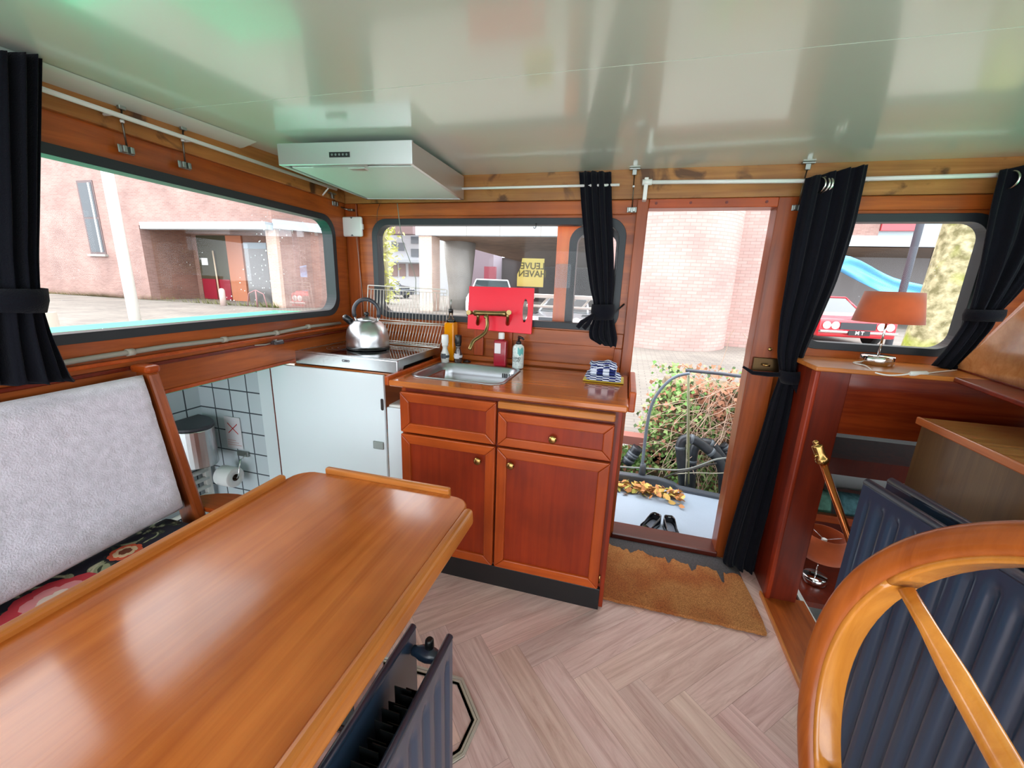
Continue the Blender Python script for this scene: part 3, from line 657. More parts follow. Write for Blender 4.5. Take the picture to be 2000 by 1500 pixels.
def grinder(px, y, label, capm, bodym, fill, h=.16, capw=.020, cat='salt grinder'):
    p = place(px, 0, y); t = thing(cat.replace(' ', '_'), p, label, cat); z = .9545
    MB().lathe([(.019, 0), (.022, .004), (.022, .018), (.024, .03), (.024, .045), (.014, .075), (.013, .085), (.017, .095)], (p.x, p.y, z), n=24).build('glass_body', fill, t)
    MB().lathe([(.0165, .095), (.0175, .1), (.0165, .104), (capw, .112), (capw * .95, .15), (capw * .8, .154)], (p.x, p.y, z), n=24).build('grinder_cap', capm, t)
    o = MB().lathe([(.0243, .03), (.0245, .044)], (p.x, p.y, z), n=24).build('label_band', bodym, t)
    b = MB(); b.grid([[Vector((p.x + math.sin(a) * .0252, p.y - math.cos(a) * .0252, z + .025 + zz)) for a in [(-.6 + 1.2 * k / 8) for k in range(9)]] for zz in (0, .028)], True)
    b.build('round_label', bodym, t)
grinder(866, 2.03, 'salt grinder with white cap and grey round label beside the oil bottle', WHITEP, mat('dark label', (60, 66, 72), .5), mat('salt glass', (196, 196, 190), .2, coat=.5))
grinder(897, 2.06, 'pepper grinder with black cap and dark peppercorns beside the tap', BLACKP, mat('white print', (200, 200, 204), .5), mat('peppercorns in glass', (64, 54, 50), .15, coat=.6, mottle=.5, mscale=200), cat='pepper grinder')
# red plastic bottle
p = place(999, 0, 2.08); t = thing('dish_soap_bottle', p, 'square red bottle with white label and white cap beside the tap', 'bottle')
REDL = mat('red liquid plastic', (158, 22, 44), .15, coat=.6)
MB().hexa([(p.x - .036, p.y - .024, .9545), (p.x + .034, p.y - .024, .9545), (p.x + .034, p.y + .024, .9545), (p.x - .036, p.y + .024, .9545)], [(p.x - .036, p.y - .022, 1.095), (p.x + .034, p.y - .022, 1.095), (p.x + .034, p.y + .022, 1.095), (p.x - .036, p.y + .022, 1.095)]).build('bottle_body', REDL, t, bevel=.007, seg=3)
MB().lathe([(.016, 0), (.014, .008)], (p.x, p.y, 1.095), n=20).build('neck', REDL, t)
MB().lathe([(.0165, 0), (.0165, .03), (.013, .034)], (p.x, p.y, 1.102), n=20).build('cap', WHITEP, t, bevel=.001)
MB().box((p.x - .030, p.y - .0255, 1.025), (p.x + .004, p.y - .0235, 1.08)).build('label', mat('white label', (232, 226, 226), .6), t)
# hand soap with pump
p = place(1040, 0, 2.06); t = thing('hand_soap_bottle', p, 'white speckled hand soap bottle with black pump right of the red bottle', 'soap bottle')
SPK = mat('speckled white plastic', (214, 226, 222), .3, mottle=.25, mscale=90)
MB().lathe([(.026, 0), (.030, .004), (.0305, .105), (.028, .118), (.017, .128), (.012, .130)], (p.x, p.y, .9545), n=28).build('bottle_body', SPK, t)
MB().lathe([(.014, 0), (.014, .014), (.007, .016), (.006, .028)], (p.x, p.y, 1.084), n=18).build('pump_collar', BLACKP, t)
MB().tube([(p.x + .004, p.y, 1.115), (p.x + .0, p.y, 1.121), (p.x + .022, p.y - .016, 1.119), (p.x + .032, p.y - .022, 1.112)], [.007, .008, .006, .004], 10).build('pump_spout', BLACKP, t)
text_mb('HAND\nSOAP', .017, (p.x - .002, p.y - .0315, 1.005), (1, 0, 0), (0, 0, 1), .0008).build('printed_text', mat('black print', (40, 44, 44), .6), t)
b = MB(); b.grid([[Vector((p.x + math.sin(a) * .0308, p.y - math.cos(a) * .0308, 1.03 + zz + .006 * math.sin(a * 9))) for a in [(.1 + 1.1 * k / 10) for k in range(11)]] for zz in (0, .018, .035)], True)
b.build('teal_leaf_print', mat('teal print', (96, 176, 172), .4), t)
# red chopping board behind the tap
t = thing('chopping_board', (-.63, 2.13, 1.05), 'bright red chopping board with slot handle standing behind the tap', 'chopping board')
def bp_(px, py): q = onPl(px, py, (-.6, 2.118, 1.09), (0, 1, -.11)); return q
n_ = Vector((0, 1, -.11)).normalized(); u_ = Vector((1, 0, 0)); v_ = Vector((0, .11, 1)).normalized(); org = bp_(916, 560)
pts = [bp_(917, 559), bp_(1044, 563), bp_(1038, 653), bp_(913, 642)]
loc = lambda q: ((q - org).dot(u_), (q - org).dot(v_))
hole = []; hc = bp_(1025, 607)
for j in range(20):
    a = 2 * PI * j / 20; hole.append(((hc - org).dot(u_) + .017 * math.cos(a) * (1 if math.cos(a) > 0 else .7), (hc - org).dot(v_) + .062 * math.sin(a)))
o = flat_mesh([[loc(q) for q in pts], hole], .009, org + n_ * .0045, u_, v_).build('board', mat('red plastic', (236, 14, 46), .35, bump=(40, .05)), t); weld(o)
o.modifiers.new('b', 'BEVEL').width = .002
# folded towels
p = onZ(1183, 742, .956)
YEL = mat('yellow cloth', (206, 178, 30), .9, sheen=.3)
def checker(name, c1, c2, sc_, rot=.15):
    m = bpy.data.materials.new(name); m.use_nodes = True; nt = m.node_tree; b = nt.nodes['Principled BSDF']; L = nt.links.new
    tt = nt.nodes.new('ShaderNodeTexCoord'); ck = nt.nodes.new('ShaderNodeTexChecker'); ck.inputs['Scale'].default_value = sc_; ck.inputs[1].default_value = lin(c1); ck.inputs[2].default_value = lin(c2)
    L(tt.outputs['UV'], ck.inputs[0]); L(ck.outputs[0], b.inputs['Base Color']); b.inputs['Roughness'].default_value = .9; b.inputs['Specular IOR Level'].default_value = .15
    return m
CK = checker('blue white checked cotton', (40, 48, 104), (214, 218, 232), 34)
def folded(nm, x0, x1, y0, y1, z0, h, layers, m, label, cat, amp=.0015, seed=0, uvm=True):
    t = thing(nm, ((x0 + x1) / 2, (y0 + y1) / 2, z0), label, cat); rnd = random.Random(seed); b = MB()
    hh = h / layers
    for L_ in range(layers):
        za = z0 + L_ * hh; sh = rnd.uniform(-.004, .004); rows = []; N = 18; f_ = L_ / max(1, layers)
        sec = rrect(y0 + .004 * L_ + rnd.uniform(-.003, .003), 0, y1 - .004 * L_, hh * .94, hh * .44, 3)
        for i in range(N + 1):
            x = lerp(x0, x1, i / N) + sh; e = min(1, (min(i, N - i) + .35) / 1.6)
            wv = amp * L_ * (math.sin(i * .42 + seed) + .5 * math.sin(i * .9 + L_))
            rows.append([Vector((x, yy, za + hh * .47 + (zz - hh * .47) * e + wv * (.6 + .4 * math.sin((yy - y0) * 30)))) for yy, zz in sec])
        K = len(sec); o_ = len(b.v); b.grid(rows, True, True); b.f += [tuple(o_ + j for j in range(K)), tuple(o_ + N * K + j for j in range(K))]; b.sm += [False, False]
    ob = b.build('folds', m, t, uv=True); return t
folded('cleaning_cloth', -.165, -.005 + .03, p.y - .06, p.y + .085, .9545, .008, 1, YEL, 'folded yellow cleaning cloth under the checked towels', 'cloth', seed=1)
folded('tea_towel', -.155, .005, p.y - .075, p.y + .07, .963, .024, 2, CK, 'folded blue checked tea towel, lower one lying on the yellow cloth', 'towel', seed=2)
folded('tea_towel', -.140, -.015, p.y - .045, p.y + .065, .988, .054, 4, CK, 'folded blue and white checked tea towel, upper one of the pile', 'towel', amp=.0022, seed=3)

# hob with kettle
t = thing('induction_hob', (-1.315, 1.9, .953), 'steel framed glass hob standing on the corner worktop', 'hob')
hx0, hx1, hy0, hy1 = -1.607, -1.017, 1.665, 2.135
MB().box((hx0, hy0, .957), (hx1, hy0 + .018, 1.018)).build('front_panel', STEEL, t, bevel=.004)
b = MB(); b.slab([(hx1 - .012, hy0 + .018, 1.018), (hx1 - .012, hy1, 1.018), (hx1 - .012, hy1, .985), (hx1 - .012, hy0 + .06, .985), (hx1 - .012, hy0 + .045, .957), (hx1 - .012, hy0 + .018, .957)], (.012, 0, 0)); b.build('side_panel', STEEL, t)
MB().box((hx0, hy0 + .018, .957), (hx0 + .012, hy1, 1.018)).build('side_panel', STEEL, t)
MB().box((hx0 + .03, hy0 + .05, .957), (hx1 - .04, hy1 - .02, 1.012)).build('body', BLACKP, t)
o = flat_mesh([[(hx0, hy0), (hx1, hy0), (hx1, hy1), (hx0, hy1)], [(hx0 + .012, hy0 + .02), (hx1 - .012, hy0 + .02), (hx1 - .012, hy1 - .012), (hx0 + .012, hy1 - .012)]], .005, (0, 0, 1.0175), (1, 0, 0), (0, 1, 0)).build('frame', STEEL, t); weld(o)
MB().box((hx0 + .012, hy0 + .02, 1.012), (hx1 - .012, hy1 - .012, 1.021)).build('glass_top', mat('black glass', (14, 14, 18), .04, coat=1.0), t)
LINE = mat('grey hob marking', (150, 150, 156), .4)
for cx, cy, rr in ((-1.46, 1.86, .085), (-1.46, 1.86, .06), (-1.46, 1.86, .03), (-1.15, 1.93, .075), (-1.15, 1.93, .05)):
    b = MB(); b.grid([[Vector((cx + math.cos(a) * r, cy + math.sin(a) * r, 1.0214)) for a in [2 * PI * k / 40 for k in range(40)]] for r in (rr, rr + .0015)], False, True); b.build('ring_marking', LINE, t)
b = MB()
for k in range(6): b.box((-1.14 + k * .018, 1.70, 1.0213), (-1.132 + k * .018, 1.706, 1.0216))
b.build('touch_controls', LINE, t)
q = onY(675, 705, 1.664)
text_mb('caso', .024, (q.x, 1.6635, q.z + .002), (1, 0, 0), (0, 0, 1), .001, True).build('embossed_lettering', mat('engraved grey', (120, 122, 130), .4, .8), t)
# kettle
q = onZ(718, 672, 1.0225); kx, ky = -1.315, 1.925
q = onY(719, 672, 1.90); kx, ky = q.x, 1.90
t = thing('kettle', (kx, ky, 1.022), 'brushed steel whistling kettle with black hoop handle on the hob', 'kettle')
R0 = .112; HK = 1.27
MB().lathe([(R0 * .96, 0), (R0, .002), (R0, .006)], (kx, ky, 1.0225), n=40).build('base_ring', BLACKP, t)
MB().lathe([(R0 * .985, .006), (R0 * 1.0, .02), (R0 * .985, .05 * HK), (R0 * .93, .078 * HK), (R0 * .8, .10 * HK), (R0 * .62, .115 * HK), (R0 * .46, .121 * HK)], (kx, ky, 1.0225), n=48).build('body', STEEL, t)
ld = MB().lathe([(R0 * .47, .120 * HK), (R0 * .44, .126 * HK), (R0 * .2, .134 * HK), (.004, .137 * HK)], (kx, ky, 1.0225), n=36).build('lid', STEEL, t)
MB().lathe([(.007, .137 * HK), (.012, .142 * HK), (.013, .150 * HK), (.007, .154 * HK)], (kx, ky, 1.0225), n=18).build('knob', BLACKP, ld)
dx = Vector((.93, .35, 0)).normalized(); hp = []
for k in range(17):
    a = -.35 + (PI + .7) * k / 16
    hp.append(Vector((kx, ky, 1.216)) + dx * (.066 * math.cos(a)) + Vector((0, 0, .068 * math.sin(a))))
MB().tube(hp, .0105, 14).build('handle', mat('handle black', (48, 50, 56), .4), t)
for e in (hp[0], hp[-1]): MB().tube([e, Vector((e.x, e.y, 1.155)).lerp(Vector((kx, ky, 1.155)), .15)], .005, 8).build('handle_bracket', STEEL, t)
s0 = onY(692, 633, 1.88); s1 = onY(672, 618, 1.86)
base = Vector((kx, ky, 1.115)) + (s0 - Vector((kx, ky, s0.z))).normalized() * .075
MB().tube([base, s0.lerp(base, .45), s0, s0.lerp(s1, .3)], [.021, .019, .016, .016], 18).build('spout', STEEL, t)
MB().tube([s0.lerp(s1, .25), s0.lerp(s1, .8), s1], [.0185, .0185, .015], 18).build('whistle_cap', BLACKP, t)
MB().tube([s1, s1 + (s1 - s0).normalized() * .004], [.010, .0095], 16).build('whistle_ring', STEEL, t)
# dish rack of wire, standing against the window behind the kettle
t = thing('dish_rack', (-1.2, 2.11, 1.022), 'folded chrome wire dish rack standing upright behind the kettle', 'dish rack')
def rk(px, py, y): return onY(px, py, y)
WIRE = mat('chrome wire', (222, 218, 208), .25, .45)
TL, TR, BL_, BR_ = rk(719, 557, 2.115), rk(873, 566, 2.115), rk(717, 622, 2.115), rk(872, 634, 2.115)
# upper panel
MB().tube([BL_, TL, TL.lerp(TR, .02), TR.lerp(TL, .03), TR, BR_], .003, 8).build('frame_wire', WIRE, t)
L2, R2 = TL.lerp(BL_, .11), TR.lerp(BR_, .10)
MB().tube([L2, R2], .0022, 8).build('frame_wire', WIRE, t)
n = 24
for k in range(1, n): MB().tube([L2.lerp(R2, k / n), L2.lerp(R2, k / n).lerp(BL_.lerp(BR_, k / n), 1)], .0017, 6).build('upright_wire', WIRE, t)
MB().tube([BL_, BR_], .0025, 8).build('frame_wire', WIRE, t)
# lower tray hinged below and leaning forward
A, B_, Cc, D = rk(722, 628, 2.10), rk(870, 634, 2.10), rk(858, 672, 2.07), rk(715, 660, 2.07)
A = Vector((A.x, 2.10, A.z)); Cc = Vector((Cc.x, 2.07, 1.027)); D = Vector((D.x, 2.07, 1.027))
MB().tube([A, D, Cc, B_, A], .0028, 8).build('frame_wire', WIRE, t)
for f_ in (.06, .86, .93):
    MB().tube([A.lerp(D, f_), B_.lerp(Cc, f_)], .0022, 8).build('frame_wire', WIRE, t)
for k in range(1, n + 2): MB().tube([A.lerp(B_, k / (n + 2)), D.lerp(Cc, k / (n + 2))], .0017, 6).build('tray_wire', WIRE, t)
# =================================================================== OVERHEAD THINGS
t = hood_root = thing('range_hood', (-.80, 1.475, 1.80), 'flat stainless steel cooker hood under the ceiling above the hob', 'cooker hood')
hx0, hx1, hy0, hy1 = -1.350, -.80, 1.475, 2.135
zt0, zt1 = ceil_z(hy0) - .022, ceil_z(hy1) - .018
HS = mat('hood steel', (214, 216, 216), .34, .85, bump=(80, .03))
b = MB()
b.hexa([(hx0, hy0 + .012, 1.812), (hx1, hy0 + .012, 1.812), (hx1, hy1, 1.812), (hx0, hy1, 1.812)], [(hx0, hy0 + .012, zt0 - .012), (hx1, hy0 + .012, zt0 - .012), (hx1, hy1, zt1), (hx0, hy1, zt1)]); b.build('casing', HS, t)
MB().hexa([(hx0, hy0, 1.80), (hx1, hy0, 1.80), (hx1, hy0 + .014, 1.80), (hx0, hy0 + .014, 1.80)], [(hx0, hy0, 1.876), (hx1, hy0, 1.880), (hx1, hy0 + .014, 1.882), (hx0, hy0 + .014, 1.878)]).build('front_panel', HS, t, bevel=.002)
b = MB()
for a, c2 in (((hx0, hy0 + .014), (hx0 + .014, hy1)), ((hx1 - .014, hy0 + .014), (hx1, hy1)), ((hx0, hy1 - .014), (hx1, hy1))): b.box((a[0], a[1], 1.80), (c2[0], c2[1], 1.813))
b.build('bottom_rim', HS, t)
MB().box((hx0 + .02, hy0 + .05, 1.803), (hx1 - .02, hy1 - .02, 1.809)).build('filter_panel', mat('filter steel with reflection tint', (220, 228, 224), .45, .1), t, bevel=.002)  # pale greenish tone stands in for light reflected by the steel
MB().box((hx0 + .12, hy0 + .02, 1.802), (hx1 - .2, hy0 + .046, 1.808)).build('lamp_strip', mat('frosted lens', (190, 196, 200), .3), t, bevel=.002)
MB().box((hx0 + .26, hy0 + .055, 1.800), (hx0 + .33, hy0 + .09, 1.8035)).build('filter_latch', HS, t, bevel=.002)
q = onY(677, 311, hy0)
cp = MB().box((q.x - .042, hy0 - .002, q.z - .009), (q.x + .042, hy0 + .004, q.z + .009)).build('control_panel', BLACKP, t)
for k in range(5): MB().lathe([(.0042, 0), (.0036, .0016)], (q.x - .03 + k * .015, hy0 - .002, q.z), n=12, axis=(0, -1, 0)).build('button', mat('grey button', (120, 130, 128), .4), cp)
hood_root.rotation_euler.z = .10; hood_root.location.z += .008; hood_root.location.x -= .010
# white plastic box in the corner
a = onY(667, 423, 2.135); c2 = onY(707, 462, 2.135); yv = 2.135
t = thing('sensor_box', ((a.x + c2.x) / 2, 2.15, c2.z), 'square white plastic box screwed to the corner post', 'plastic box')
MB().box((a.x, yv, c2.z), (c2.x, 2.154, a.z)).build('housing', WHITEP, t, bevel=.010, seg=3)
xm = (a.x + c2.x) / 2; b = MB()
b.slab([(xm - .009, yv - .001, a.z - .003), (xm + .009, yv - .001, a.z - .003), (xm, yv - .001, a.z - .013)], (0, .0015, 0))
b.slab([(xm - .009, yv - .001, c2.z + .003), (xm + .009, yv - .001, c2.z + .003), (xm, yv - .001, c2.z + .013)], (0, .0015, 0)); b.build('arrow_mark', mat('grey mark', (96, 104, 104), .5), t)
b = MB().box((a.x - .004, yv + .003, (a.z + c2.z) / 2 - .015), (c2.x + .004, 2.153, (a.z + c2.z) / 2 + .015)); b.build('side_tab', WHITEP, t, bevel=.003)
# curtain rods
def rod(p0, p1, r, label, brackets=(), holder=None):
    t = thing('curtain_rod', (Vector(p0) + Vector(p1)) / 2, label, 'curtain rod')
    MB().tube([p0, p1], r, 12).build('rod', WHITEM, t)
    for q, wall in brackets:
        MB().tube([q, wall], .004, 8).build('bracket', WHITEM, t)
    return t
r0 = onL(-60, 131, .06); r1 = onL(540, 330, .06); r0 = LP(-.2, 1.852, .06); r1 = LP(2.05, 1.852, .06)
a = onL(85, 175, .06); c2 = onL(540, 330, .06); d = (c2 - a).normalized()
r0 = a - d * 1.1; r1 = a + d * 1.20
def left_wall_below(q, dz): s = q - LN * .045; s.z -= dz; return s
rl = rod(r0, r1, .007, 'long white curtain rod running above the left window', [(a + d * .16, a + d * .16 - LN * .042), (a + d * .40, a + d * .40 - LN * .042), (a + d * 1.14, a + d * 1.14 - LN * .042 - Vector((0, 0, .04)))])
y = 2.105
p0, p1 = onY(880, 369, y), onY(1210, 361, y)
rod(p0, p1, .006, 'short white curtain rod above the middle window beside the hood', [(p0.lerp(p1, .05), p0.lerp(p1, .05) + Vector((0, .045, 0))), (p0.lerp(p1, .85), p0.lerp(p1, .85) + Vector((0, .045, 0)))])
p0, p1 = onY(1260, 356, 2.09), onY(1618, 353, 2.09)
t = rod(p0, p1, .0085, 'thick white curtain rod above the open doorway', [(p0.lerp(p1, .93), p0.lerp(p1, .93) + Vector((0, .06, 0)))])
MB().box((p0.x - .004, 2.083, p0.z - .075), (p0.x + .014, 2.150, p0.z + .02)).build('end_bracket', WHITEM, t, bevel=.003)
MB().tube([p0 + Vector((-.012, 0, 0)), p0 + Vector((.03, 0, 0))], .0125, 14).build('end_cap', WHITEM, t)
p0, p1 = onY(1640, 351, 2.10), onY(1985, 341, 2.10)
rod(p0, p1, .0085, 'white curtain rod above the right window with metal ring', [(p0.lerp(p1, .2), p0.lerp(p1, .2) + Vector((0, .05, 0))), (p0.lerp(p1, .97), p0.lerp(p1, .97) + Vector((0, .05, 0)))])
# roof clamps
def clamp(top, bot, label, n):
    """metal bracket at the ceiling, thin rod, bracket plate on the wall"""
    t = thing('roof_clamp', bot, label, 'clamp', 'galvanised roof clamps')
    top = Vector(top); bot = Vector(bot); n = Vector(n); s = n.cross(Vector((0, 0, 1)))
    def bx(c, a, h, d): # half sizes along s, z, n
        return [c + s * i * a + Vector((0, 0, 1)) * k * h + n * j * d for k in (-1, 1) for i, j in ((-1, -1), (1, -1), (1, 1), (-1, 1))]
    g = bx(top, .024, .003, .010); MB().hexa(g[:4], g[4:]).build('top_plate', GALV, t, bevel=.001)
    g = bx(top - Vector((0, 0, .014)), .010, .012, .006); MB().hexa(g[:4], g[4:]).build('top_hook', GALV, t, bevel=.002)
    MB().tube([top - Vector((0, 0, .02)), top.lerp(bot, .5), bot + n * .008 + Vector((0, 0, .01))], .0026, 8).build('draw_rod', mat('dark rod', (92, 84, 74), .35, 1.0), t)
    m_ = top.lerp(bot, .42); MB().lathe([(.005, -.004), (.006, 0), (.005, .004)], m_, n=10).build('nut', WHITEP, t)
    g = bx(bot + n * .002, .022, .012, .002); MB().hexa(g[:4], g[4:]).build('wall_plate', GALV, t, bevel=.002)
    for sgn in (-1, 1):
        g = bx(bot + n * .009 + s * sgn * .010, .006, .010, .007); MB().hexa(g[:4], g[4:]).build('lug', GALV, t, bevel=.002)
    return t
for (tx, ty), (bx_, by_), lab in (((232, 184), (245, 293), 'roof clamp on the left wall nearest the dark left curtain'), ((355, 234), (359, 323), 'roof clamp on the left wall, second from the curtain'),
                               ((649, 378), (653, 398), 'small roof clamp at the right end of the left window')):
    tpv = onL(tx, ty, .03); tpv.z = min(tpv.z, ceil_z(tpv.y) - .004); clamp(tpv, onL(bx_, by_, .018 if by_ < 390 else .003), lab, LN)
for (tx, ty), (bx_, by_), lab in (((1239, 341), (1234, 410), 'roof clamp on the back wall left of the doorway'), ((1577, 330), (1557, 406), 'roof clamp on the back wall right of the doorway')):
    tpv = onY(tx, ty, 2.12); tpv.z = ceil_z(2.12) - .005; clamp(tpv, onY(bx_, by_, 2.132), lab, (0, -1, 0))
q = onY(682, 410, 2.14)
t = thing('toggle_latch', (q.x, 2.14, q.z), 'small galvanised latch fixed above the white plastic box', 'latch')
MB().box((q.x - .002, 2.125, q.z - .008), (q.x + .03, 2.153, q.z + .004)).build('plate', GALV, t, bevel=.002)
MB().tube([(q.x - .045, 2.13, q.z + .014), (q.x - .02, 2.13, q.z + .004), (q.x + .002, 2.135, q.z)], .004, 8).build('hook_arm', GALV, t)

# =================================================================== CURTAINS
def curtain(nm, rows, y_or_f, n, label, amp=.018, folds=5, depth=.03, tie=None, ring=None, seed=0, steps=5, droop=0, tilt=0.0):
    """rows of (row_px, left_px, right_px) from the top down; y_or_f gives the plane"""
    f = y_or_f if callable(y_or_f) else (lambda px, py: onY(px, py, y_or_f)); n = Vector(n); rnd = random.Random(seed)
    pts = []
    for k in range(len(rows) - 1):
        a, c_ = rows[k], rows[k + 1]
        for s in range(steps):
            q = s / steps; a5 = list(a) + ([a[0], a[0]] if len(a) == 3 else []); c5 = list(c_) + ([c_[0], c_[0]] if len(c_) == 3 else []); pts.append([lerp(a5[i], c5[i], q) for i in range(5)])
    pts.append(list(rows[-1]) + ([rows[-1][0]] * 2 if len(rows[-1]) == 3 else []))
    # smooth
    for _ in range(2):
        pts = [pts[0]] + [[(pts[i - 1][k] + 2 * pts[i][k] + pts[i + 1][k]) / 4 for k in range(len(pts[0]))] for i in range(1, len(pts) - 1)] + [pts[-1]]
    W0 = None; M = 56; RR = []
    ph = [rnd.uniform(0, 6) for _ in range(4)]
    for r_i, r in enumerate(pts):
        ly = r[3] if len(r) > 3 else r[0]; ry = r[4] if len(r) > 4 else r[0]
        L_ = f(r[1], ly); R_ = f(r[2], ry); w_ = (R_ - L_).length
        if W0 is None: W0 = w_
        comp = min(1.6, max(.5, (W0 / max(w_, .02)) ** .5)); row = []
        tt = r_i / len(pts)
        for j in range(M):
            s = j / (M - 1); base = L_.lerp(R_, s); env = min(1, min(s, 1 - s) * 9)
            wv = math.cos(2 * PI * folds * s + ph[0] + .5 * math.sin(tt * 5 + ph[1])) + .35 * math.cos(2 * PI * folds * 2.3 * s + ph[2] + tt * 2)
            bel = math.sin(PI * s) * depth * (1 if w_ > .0 else 1)
            row.append(base + n * (bel + amp * min(1.1, w_ / W0 + .35) * wv * env))
        for j in range(M - 1, -1, -1):
            s = j / (M - 1); base = L_.lerp(R_, s); row.append(base - n * (.006 + math.sin(PI * s) * .012))
        if droop:
            fr = max(0, (tt - .9) / .1)
            row = [q - Vector((0, 0, droop * fr * math.sin(6 * PI * (k_ % M) / M + seed) * .5)) for k_, q in enumerate(row)]
        RR.append(row)
    root = thing(nm, (RR[0][0] + RR[0][M - 1]) / 2, label, 'curtain')
    b = MB(); b.grid(RR, True, True); K = 2 * M; b.f += [tuple(range(K))[::-1], tuple((len(RR) - 1) * K + j for j in range(K))]; b.sm += [False, False]
    b.build('cloth', CLOTH, root)
    if tie:
        py0, py1, l0, r0_, l1, r1_ = tie
        rows_ = []
        for py, l, r in ((py0, l0, r0_), ((py0 + py1) / 2, (l0 + l1) / 2 - 2, (r0_ + r1_) / 2 + 2), (py1, l1, r1_)):
            L_, R_ = f(l, py), f(r, py); c_ = (L_ + R_) / 2; hw_ = (R_ - L_).length / 2; u = (R_ - L_).normalized()
            rows_.append([c_ + u * math.cos(2 * PI * j / 28) * hw_ + n * (.012 + math.sin(2 * PI * j / 28) * (depth + .028 + (.006 if py not in (py0, py1) else 0))) for j in range(28)])
        b = MB(); b.grid(rows_, True, True); b.build('tie_band', CLOTH, root, solid=.004)
    if ring:
        for c_, rr, ax in ring:
            rt = []
            ax = Vector(ax).normalized(); u = ax.cross(Vector((0, 0, 1))).normalized(); v = u.cross(ax)
            for k in range(28):
                a = 2 * PI * k / 28; rt.append(c_ + u * math.cos(a) * rr + v * math.sin(a) * rr)
            MB().tube(rt, .0042, 8, closed=True).build('eyelet_ring', mat('nickel ring', (196, 194, 186), .2, 1.0), root)
    return root
def ribbon(pts, w_, root, nm='tie_end', m=None):
    b = MB(); rows = []
    for i, p in enumerate(pts):
        t_ = (pts[min(i + 1, len(pts) - 1)] - pts[max(i - 1, 0)]).normalized(); s = t_.cross(Vector((0, 1, 0))).normalized(); ww = w_[i] if isinstance(w_, list) else w_
        rows.append([p - s * ww, p - Vector((0, .004, 0)), p + s * ww])
    b.grid(rows, True); return b.build(nm, m or CLOTH, root, solid=.004)
# left curtain hangs from the left rod
fl = lambda px, py: onPl(px, py, LQ + LN * .10, LN)
cl = curtain('curtain', [(112, -90, 82, 95, 112), (180, -90, 82), (300, -85, 80), (420, -75, 78), (500, -70, 76), (562, -60, 78), (600, -60, 84), (650, -60, 100), (700, -60, 122), (735, -60, 138), (748, -60, 147, 752, 742)], fl, LN,
        'large dark curtain at the left edge, tied above the bench', amp=.016, folds=5, depth=.04, tie=(562, 608, -64, 74, -64, 72), seed=3, droop=.01)
# middle curtain
c_m = curtain('curtain', [(336, 1131, 1194), (400, 1135, 1195), (500, 1144, 1199), (560, 1152, 1199), (595, 1160, 1196), (620, 1160, 1198), (645, 1150, 1203), (662, 1151, 1206), (677, 1172, 1203, 672, 678)], 2.105, (0, -1, 0),
        'narrow dark curtain tied up between middle window and doorway', amp=.010, folds=4, depth=.014, tie=(594, 624, 1157, 1199, 1157, 1197), seed=8, droop=.012)
ribbon([onY(1162, 612, 2.06), onY(1148, 622, 2.05), onY(1136, 630, 2.05), onY(1128, 640, 2.05)], [.006, .008, .012, .010], c_m)
ribbon([onY(1162, 612, 2.06), onY(1150, 630, 2.045), onY(1140, 642, 2.045)], [.006, .010, .012], c_m)
# doorway curtain down to the floor
q1 = onY(1607, 362, 2.068)
c_d = curtain('curtain', [(322, 1574, 1696, 348, 321), (360, 1568, 1690, 375, 352), (450, 1552, 1668), (550, 1536, 1635), (620, 1524, 1604), (690, 1518, 1572), (732, 1524, 1560), (780, 1506, 1562), (860, 1482, 1553), (950, 1452, 1540), (1040, 1425, 1518), (1100, 1410, 1500), (1135, 1424, 1486, 1105, 1146)],
        2.07, (0, -1, 0), 'long dark curtain beside the doorway, knotted at mid height and reaching the floor', amp=.013, folds=4, depth=.018, tie=(722, 746, 1522, 1562, 1524, 1562), seed=11,
        ring=[(q1, .030, (.95, .5, 0)), (q1 + Vector((.010, -.003, -.001)), .030, (.95, .5, 0)), (q1 + Vector((-.010, .004, .001)), .027, (.95, .5, 0))])
ribbon([onY(1540, 733, 2.03), onY(1556, 752, 2.02), onY(1568, 775, 2.02), onY(1578, 798, 2.02)], [.008, .016, .018, .008], c_d)
ribbon([onY(1530, 732, 2.05), onY(1500, 731, 2.07), onY(1470, 728, 2.08), onY(1451, 716, 2.06)], [.010, .010, .008, .004], c_d)
# right curtain
q2 = onY(1972, 352, 2.075)
fr_ = lambda px, py: onY(px, py, 2.07)
curtain('curtain', [(325, 1955, 2120, 332, 300), (400, 1938, 2110), (470, 1925, 2080), (530, 1914, 2030), (580, 1902, 1985), (612, 1893, 1952), (640, 1878, 1940), (680, 1850, 1905), (715, 1820, 1868, 714, 724)], fr_, (0, -1, 0),
        'dark curtain at the right edge, gathered and hanging down to the ledge', amp=.014, folds=4, depth=.02, tie=(604, 626, 1886, 1956, 1880, 1946), seed=15, ring=[(q2, .030, (.97, .3, 0))])
# little hook that holds the tie
q = onY(1205, 607, 2.12)
t = thing('tieback_hook', q, 'thin dark hook sticking out right of the narrow curtain', 'hook')
MB().tube([onY(1198, 614, 2.10), onY(1208, 604, 2.12), onY(1219, 594, 2.14)], [.003, .0035, .005], 8).build('shank', BLACKP, t)
q = onY(1046, 441, 2.15)
t = thing('wire_hook', q, 'small dark hook hanging at the top edge of the middle window', 'hook')
MB().tube([q + Vector((.002, 0, .012)), q + Vector((.003, 0, 0)), q + Vector((.001, 0, -.010)), q + Vector((-.007, 0, -.012)), q + Vector((-.010, 0, -.006))], .0022, 8).build('hook_wire', BLACKP, t)

